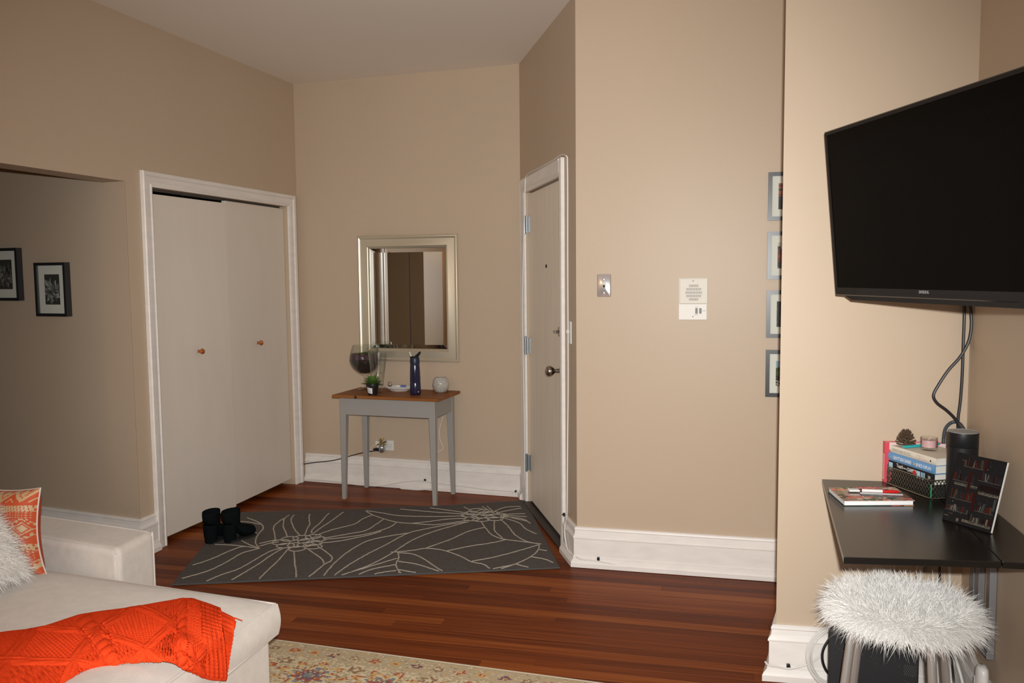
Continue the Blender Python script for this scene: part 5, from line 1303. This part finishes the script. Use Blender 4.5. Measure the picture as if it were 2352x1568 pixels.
MB().tube([(0.036, 0, 0), (0.105, 0, 0)], 0.0056, 10).build('pen_barrel', WHITEP, pn, smooth=True)
MB().tube([(0.034, 0, 0), (0.041, 0, 0)], 0.0060, 10).build('pen_band', mat('dark_red', (0.10, 0.01, 0.015, 1), rough=0.5), pn, smooth=True)
MB().tube([(0.105, 0, 0), (0.150, 0, 0), (0.158, 0, 0)], [0.0058, 0.0055, 0.002], 10).build('pen_end', mat('bright_red', (0.56, 0.015, 0.015, 1), rough=0.35), pn, smooth=True)
MB().box(0.112, 0.124, -0.0035, 0.0035, 0.0052, 0.0066).build('pen_clip', BLACK, pn)
MB().box(-0.02, 0.185, -0.052, 0.024, -0.0062, -0.0058).build('clear_sleeve', glass_mat('sleeve_film', tint=(0.95, 0.95, 0.95, 1), base=0.10, edge=0.6, rough=0.15), pn)
MB().tube([(0.03, -0.028, -0.002), (0.16, -0.030, -0.002)], 0.0035, 8).build('pen_refill', mat('silver_pen', (0.6, 0.6, 0.62, 1), rough=0.3, metal=0.6), pn, smooth=True)

# ------------------------------------------------------------------ stool with fur cover
stx, sty = 1.128, 2.37
stl = thing('fur_stool', 'round metal stool with a shaggy white fur seat under the desk', 'stool', (stx, sty, 0))
LEGM = mat('stool_metal', (0.56, 0.545, 0.52, 1), rough=0.36, metal=0.7)
legs = [(0.90*x_, 0.90*y_, 1.25*x_, 1.25*y_) for x_, y_ in ((-0.175, -0.050), (0.022, -0.150), (-0.055, 0.155), (0.165, 0.068))]
for tx0, ty0, bx0, by0 in legs:
    dv = Vector((tx0, ty0, 0)).normalized()
    pts = [(dv.x*0.06, dv.y*0.06, 0.485), (tx0*.82, ty0*.82, 0.485), (tx0*.97, ty0*.97, 0.476), (tx0+(bx0-tx0)*.12, ty0+(by0-ty0)*.12, 0.440), (bx0, by0, 0.012)]
    lg = MB().tube(catmull(pts, 5), 0.0125, 12).build('leg', LEGM, stl, smooth=True)
    MB().lathe([(0, 0.0005), (0.0145, 0.0005), (0.0145, 0.018), (0.0, 0.018)], 12, (bx0, by0, 0)).build('foot_cap', BLACK, lg, smooth=True)
MB().lathe([(0, 0.492), (0.145, 0.492), (0.152, 0.498), (0.152, 0.506), (0, 0.508)], 36).build('seat', LEGM, stl, smooth=True)
FURM = mat('white_fur', (0.84, 0.82, 0.79, 1), rough=0.8, sheen=0.35)
def sprof(t_):  # top -> rim -> skirt
    if t_ < .55: r_ = 0.152*t_/.55; return r_, 0.540-0.006*(r_/0.152)+0.010*(1-abs(r_/0.088-1) if r_ < .176 else 0)*.6, Vector((0.25*r_/.152, 0, 1))
    q_ = (t_-.55)/.45; a = q_*pi*.62; return 0.152+0.022*sin(a), 0.516+0.020*cos(a), Vector((sin(a), 0, cos(a)*.8))
prof_ = [sprof(k/24)[:2] for k in range(25)]
cv_ = MB().lathe([(r_, z_) for r_, z_ in prof_][::-1], 40).build('seat_cover', FURM, stl, smooth=True)
base = []; fr3 = random.Random(44); random.seed(44)
while len(base) < 30000:
    t_ = fr3.random(); r_, z_, n_ = sprof(t_)
    if fr3.random() > (r_+.02)/0.196: continue
    a = fr3.uniform(0, 2*pi); rot_ = Matrix.Rotation(a, 3, 'Z'); p = rot_ @ Vector((r_, 0, z_))
    cl_ = sin(a*7+r_*40)*.35+sin(a*13-r_*70)*.25
    tang = rot_ @ Vector((0, 1, 0)); out_ = rot_ @ Vector((1, 0, 0))
    d = rot_ @ n_+tang*(cl_+fr3.gauss(0, .38))+out_*fr3.gauss(0.40 if t_ < .55 else .2, .35)+Vector((0, 0, fr3.gauss(0, .25)-(0 if t_ < .6 else .25)))
    base.append((p, d, fr3.uniform(.028, .052)*(1.15 if t_ > .5 else .9)))
fur('fur', base, FURM, cv_, w=0.00095, seg=4, curl=0.45, grav=0.55)

# ------------------------------------------------------------------ under the desk
fdir = (G-E).normalized(); fo = Vector((-fdir.y, fdir.x))
def on_front(s_, y_): p = E+fdir*s_+fo*y_; return p.x, p.y
bxp = (1.030, 2.655)
tow = thing('computer_tower', 'black perforated metal computer tower standing under the desk', 'computer', bxp+(0.0,), radians(-21.5))
BOXM = mat('tower_black', (0.013, 0.014, 0.016, 1), rough=0.55, bump=0.1, bscale=700)
MB().box(0, 0.268, 0, 0.222, 0.008, 0.352).build('case', BOXM, tow, bevel=0.004)
for fx in (0.02, 0.23):
    for fy in (0.02, 0.18): MB().box(fx, fx+.02, fy, fy+.02, 0.0005, 0.0085).build('foot', BLACK, tow)
dots = MB()
for x0_, z0_, nx0, nz0, st in ((0.042, 0.205, 5, 11, 0.0), (0.225, 0.218, 6, 6, 0.3)):
    for j in range(nz0):
        for i in range(nx0):
            xx = x0_+i*0.0062+(j % 2)*0.003; zz = z0_+j*0.0062
            dots.box(xx, xx+0.0017, -0.0006, 0.0004, zz, zz+0.0017)
dd_ = random.Random(6)
for k in range(26):
    xx, zz = dd_.uniform(.01, .26), dd_.uniform(.05, .33); dots.box(xx, xx+.0013, -.0006, .0004, zz, zz+.0013)
dots.build('perforations', mat('perforation_light', (0.20, 0.20, 0.195, 1), rough=0.6), tow)
coil = MB(); cr2 = random.Random(8)
for k in range(7):
    rx, rz = cr2.uniform(.085, .105), cr2.uniform(.098, .116); c_ = (cr2.uniform(-.012, .012), cr2.uniform(-.010, .0), 0.124+cr2.uniform(-.004, .006))
    coil.tube([(c_[0]+rx*cos(2*pi*q/40), c_[1]-.010+.006*sin(4*pi*q/40+k), c_[2]+rz*sin(2*pi*q/40)) for q in range(40)], 0.0030, 6, closed=True)
cp_ = on_front(0.200, -0.056)
tag(place(coil.build('cable_coil', WHITEC, None, smooth=True), cp_+(0.0,), FRA), 'coil of white network cable leaning on the baseboard left of the tower', 'cable')
cable('front_cable', C_FRONT_BASE, 0.0036, WHITEC, 'white cable clipped along the baseboard leading to the coil', 'cable')
cable('black_power_cable', C_BLACK_FRONT, 0.0050, BLACK, 'curved black power cable in front of the white cable coil', 'cable')
p = on_front(0.042, -0.024); clip(p[0], p[1], 0.060, FRA, 'black cable clip on the baseboard left of the white cable coil')
def fw(pts, off): return [on_front(s_, -off)+(z_,) for s_, z_ in pts]
cable('under_desk_cable', fw([(0.520, 0.735), (0.525, 0.62), (0.540, 0.52), (0.548, 0.40), (0.535, 0.28)], 0.030), 0.0042, BLACK, 'thin black cable hanging on the wall under the desk', 'cable')
cable('under_desk_cable', fw([(0.548, 0.735), (0.556, 0.60), (0.578, 0.50), (0.582, 0.38), (0.57, 0.27)], 0.022), 0.0050, WHITEC, 'white cable hanging beside the black one under the desk', 'cable')
cable('floor_cable', [(1.345, 2.80, 0.30), (1.365, 2.74, 0.24), (1.392, 2.68, 0.15), (1.43, 2.62, 0.03), (1.44, 2.56, 0.006)], 0.0058, mat('grey_cable_m', (0.40, 0.39, 0.37, 1), rough=0.5), 'grey cable dropping to the floor right of the tower', 'cable')
cable('floor_cable', [(1.372, 2.82, 0.31), (1.400, 2.78, 0.24), (1.412, 2.72, 0.14), (1.415, 2.68, 0.03), (1.42, 2.62, 0.007)], 0.0060, BLACK, 'black cable dropping to the floor between tower and stool legs', 'cable')
cable('floor_cable', [(1.470, 2.80, 0.27), (1.487, 2.76, 0.20), (1.470, 2.70, 0.13), (1.468, 2.66, 0.04), (1.46, 2.60, 0.006)], 0.0035, BLACK, 'thin black cable right of the right stool legs', 'cable')
cable('floor_cable', [(1.475, 2.82, 0.30), (1.498, 2.78, 0.22), (1.508, 2.72, 0.12), (1.508, 2.68, 0.02), (1.50, 2.62, 0.007)], 0.0050, WHITEC, 'white cable curving down beside the right wall', 'cable')
rp = Vector((1.438, 2.485))
pst = thing('power_strip', 'white rounded plastic power strip standing upright by the right wall', 'power strip', (rp.x, rp.y, 0.0), RWA+pi/2)
ps = MB()
prs = []
MB().lathe([(0.0, 0.0), (0.030, 0.0005), (0.0335, 0.004), (0.0325, 0.15), (0.029, 0.222), (0.026, 0.232), (0.018, 0.2375), (0.0, 0.2385)], 24).build('strip_body', WHITEP, pst, smooth=True, M=Matrix.Diagonal((0.62, 1, 1.21, 1)))
MB().box(-0.0225, -0.0195, -0.0015, 0.0015, 0.03, 0.255).build('seam', mat('seam_grey', (0.5, 0.49, 0.47, 1), rough=0.5), pst)

# ------------------------------------------------------------------ black ankle boots on the rug corner
SUEDE = mat('black_suede', (0.006, 0.0075, 0.0085, 1), rough=0.95, spec=0.03, bump=0.3, bscale=400)
SOLE = mat('boot_sole', (0.010, 0.010, 0.010, 1), rough=0.7)
def boot(loc, yaw, label, base_z):
    b_ = thing('ankle_boot', label, 'boot', (loc[0], loc[1], base_z), yaw, 'pair of black ankle boots')
    # local +y points to the toe; sections from heel to toe then up the shaft
    mb = MB(); n_ = 20
    secs = [  # centre y, z, half width, half depth, tilt: 90 = upright ring, 0 = level ring
        (0.198, 0.034, 0.012, 0.014, 88), (0.188, 0.036, 0.032, 0.025, 87), (0.160, 0.040, 0.045, 0.032, 85), (0.125, 0.047, 0.046, 0.040, 80), (0.095, 0.062, 0.042, 0.056, 66),
        (0.068, 0.075, 0.041, 0.066, 46), (0.050, 0.100, 0.041, 0.058, 22), (0.046, 0.130, 0.043, 0.055, 6), (0.047, 0.158, 0.046, 0.056, 2), (0.048, 0.178, 0.046, 0.055, -4)]
    vs_5 = []
    for y_, z_, hw, hh, tl in secs:
        tr_ = radians(tl)
        for k in range(n_):
            a = 2*pi*k/n_; lx = hw*cos(a); ly = hh*sin(a)
            vs_5.append((lx, y_-ly*cos(tr_)*1.0, max(0.012, z_+ly*sin(tr_)*0.92)))
    fs_ = [(i*n_+k, i*n_+(k+1) % n_, (i+1)*n_+(k+1) % n_, (i+1)*n_+k) for i in range(len(secs)-1) for k in range(n_)]
    fs_.append(tuple(range(n_)))
    mb.add(vs_5, fs_); sh = mb.build('upper', SUEDE, b_, smooth=True, angle=70)
    s_ = sh.modifiers.new('solid', 'SOLIDIFY'); s_.thickness = 0.004; s_.offset = -1
    MB().lathe([(0.0, 0.0), (0.031, 0.0), (0.038, 0.04), (0.042, 0.105), (0.0, 0.105)], 20, (0, 0.037, 0)).build('heel', SUEDE, b_, smooth=True, angle=40)
    sp_ = [(0.032, 0.02), (0.036, 0.07), (0.046, 0.12), (0.044, 0.165), (0.028, 0.195), (0, 0.204)]
    MB().prism([(x_, y_) for x_, y_ in sp_]+[(-x_, y_) for x_, y_ in sp_[::-1][1:]], 0.0005, 0.012).build('sole', SOLE, b_)
    return b_
boot((-1.722, 4.592), radians(-14), 'left black suede ankle boot by the closet door', 0.0085)
boot((-1.630, 4.608), radians(-34), 'right black suede ankle boot standing on the grey rug', 0.0085)
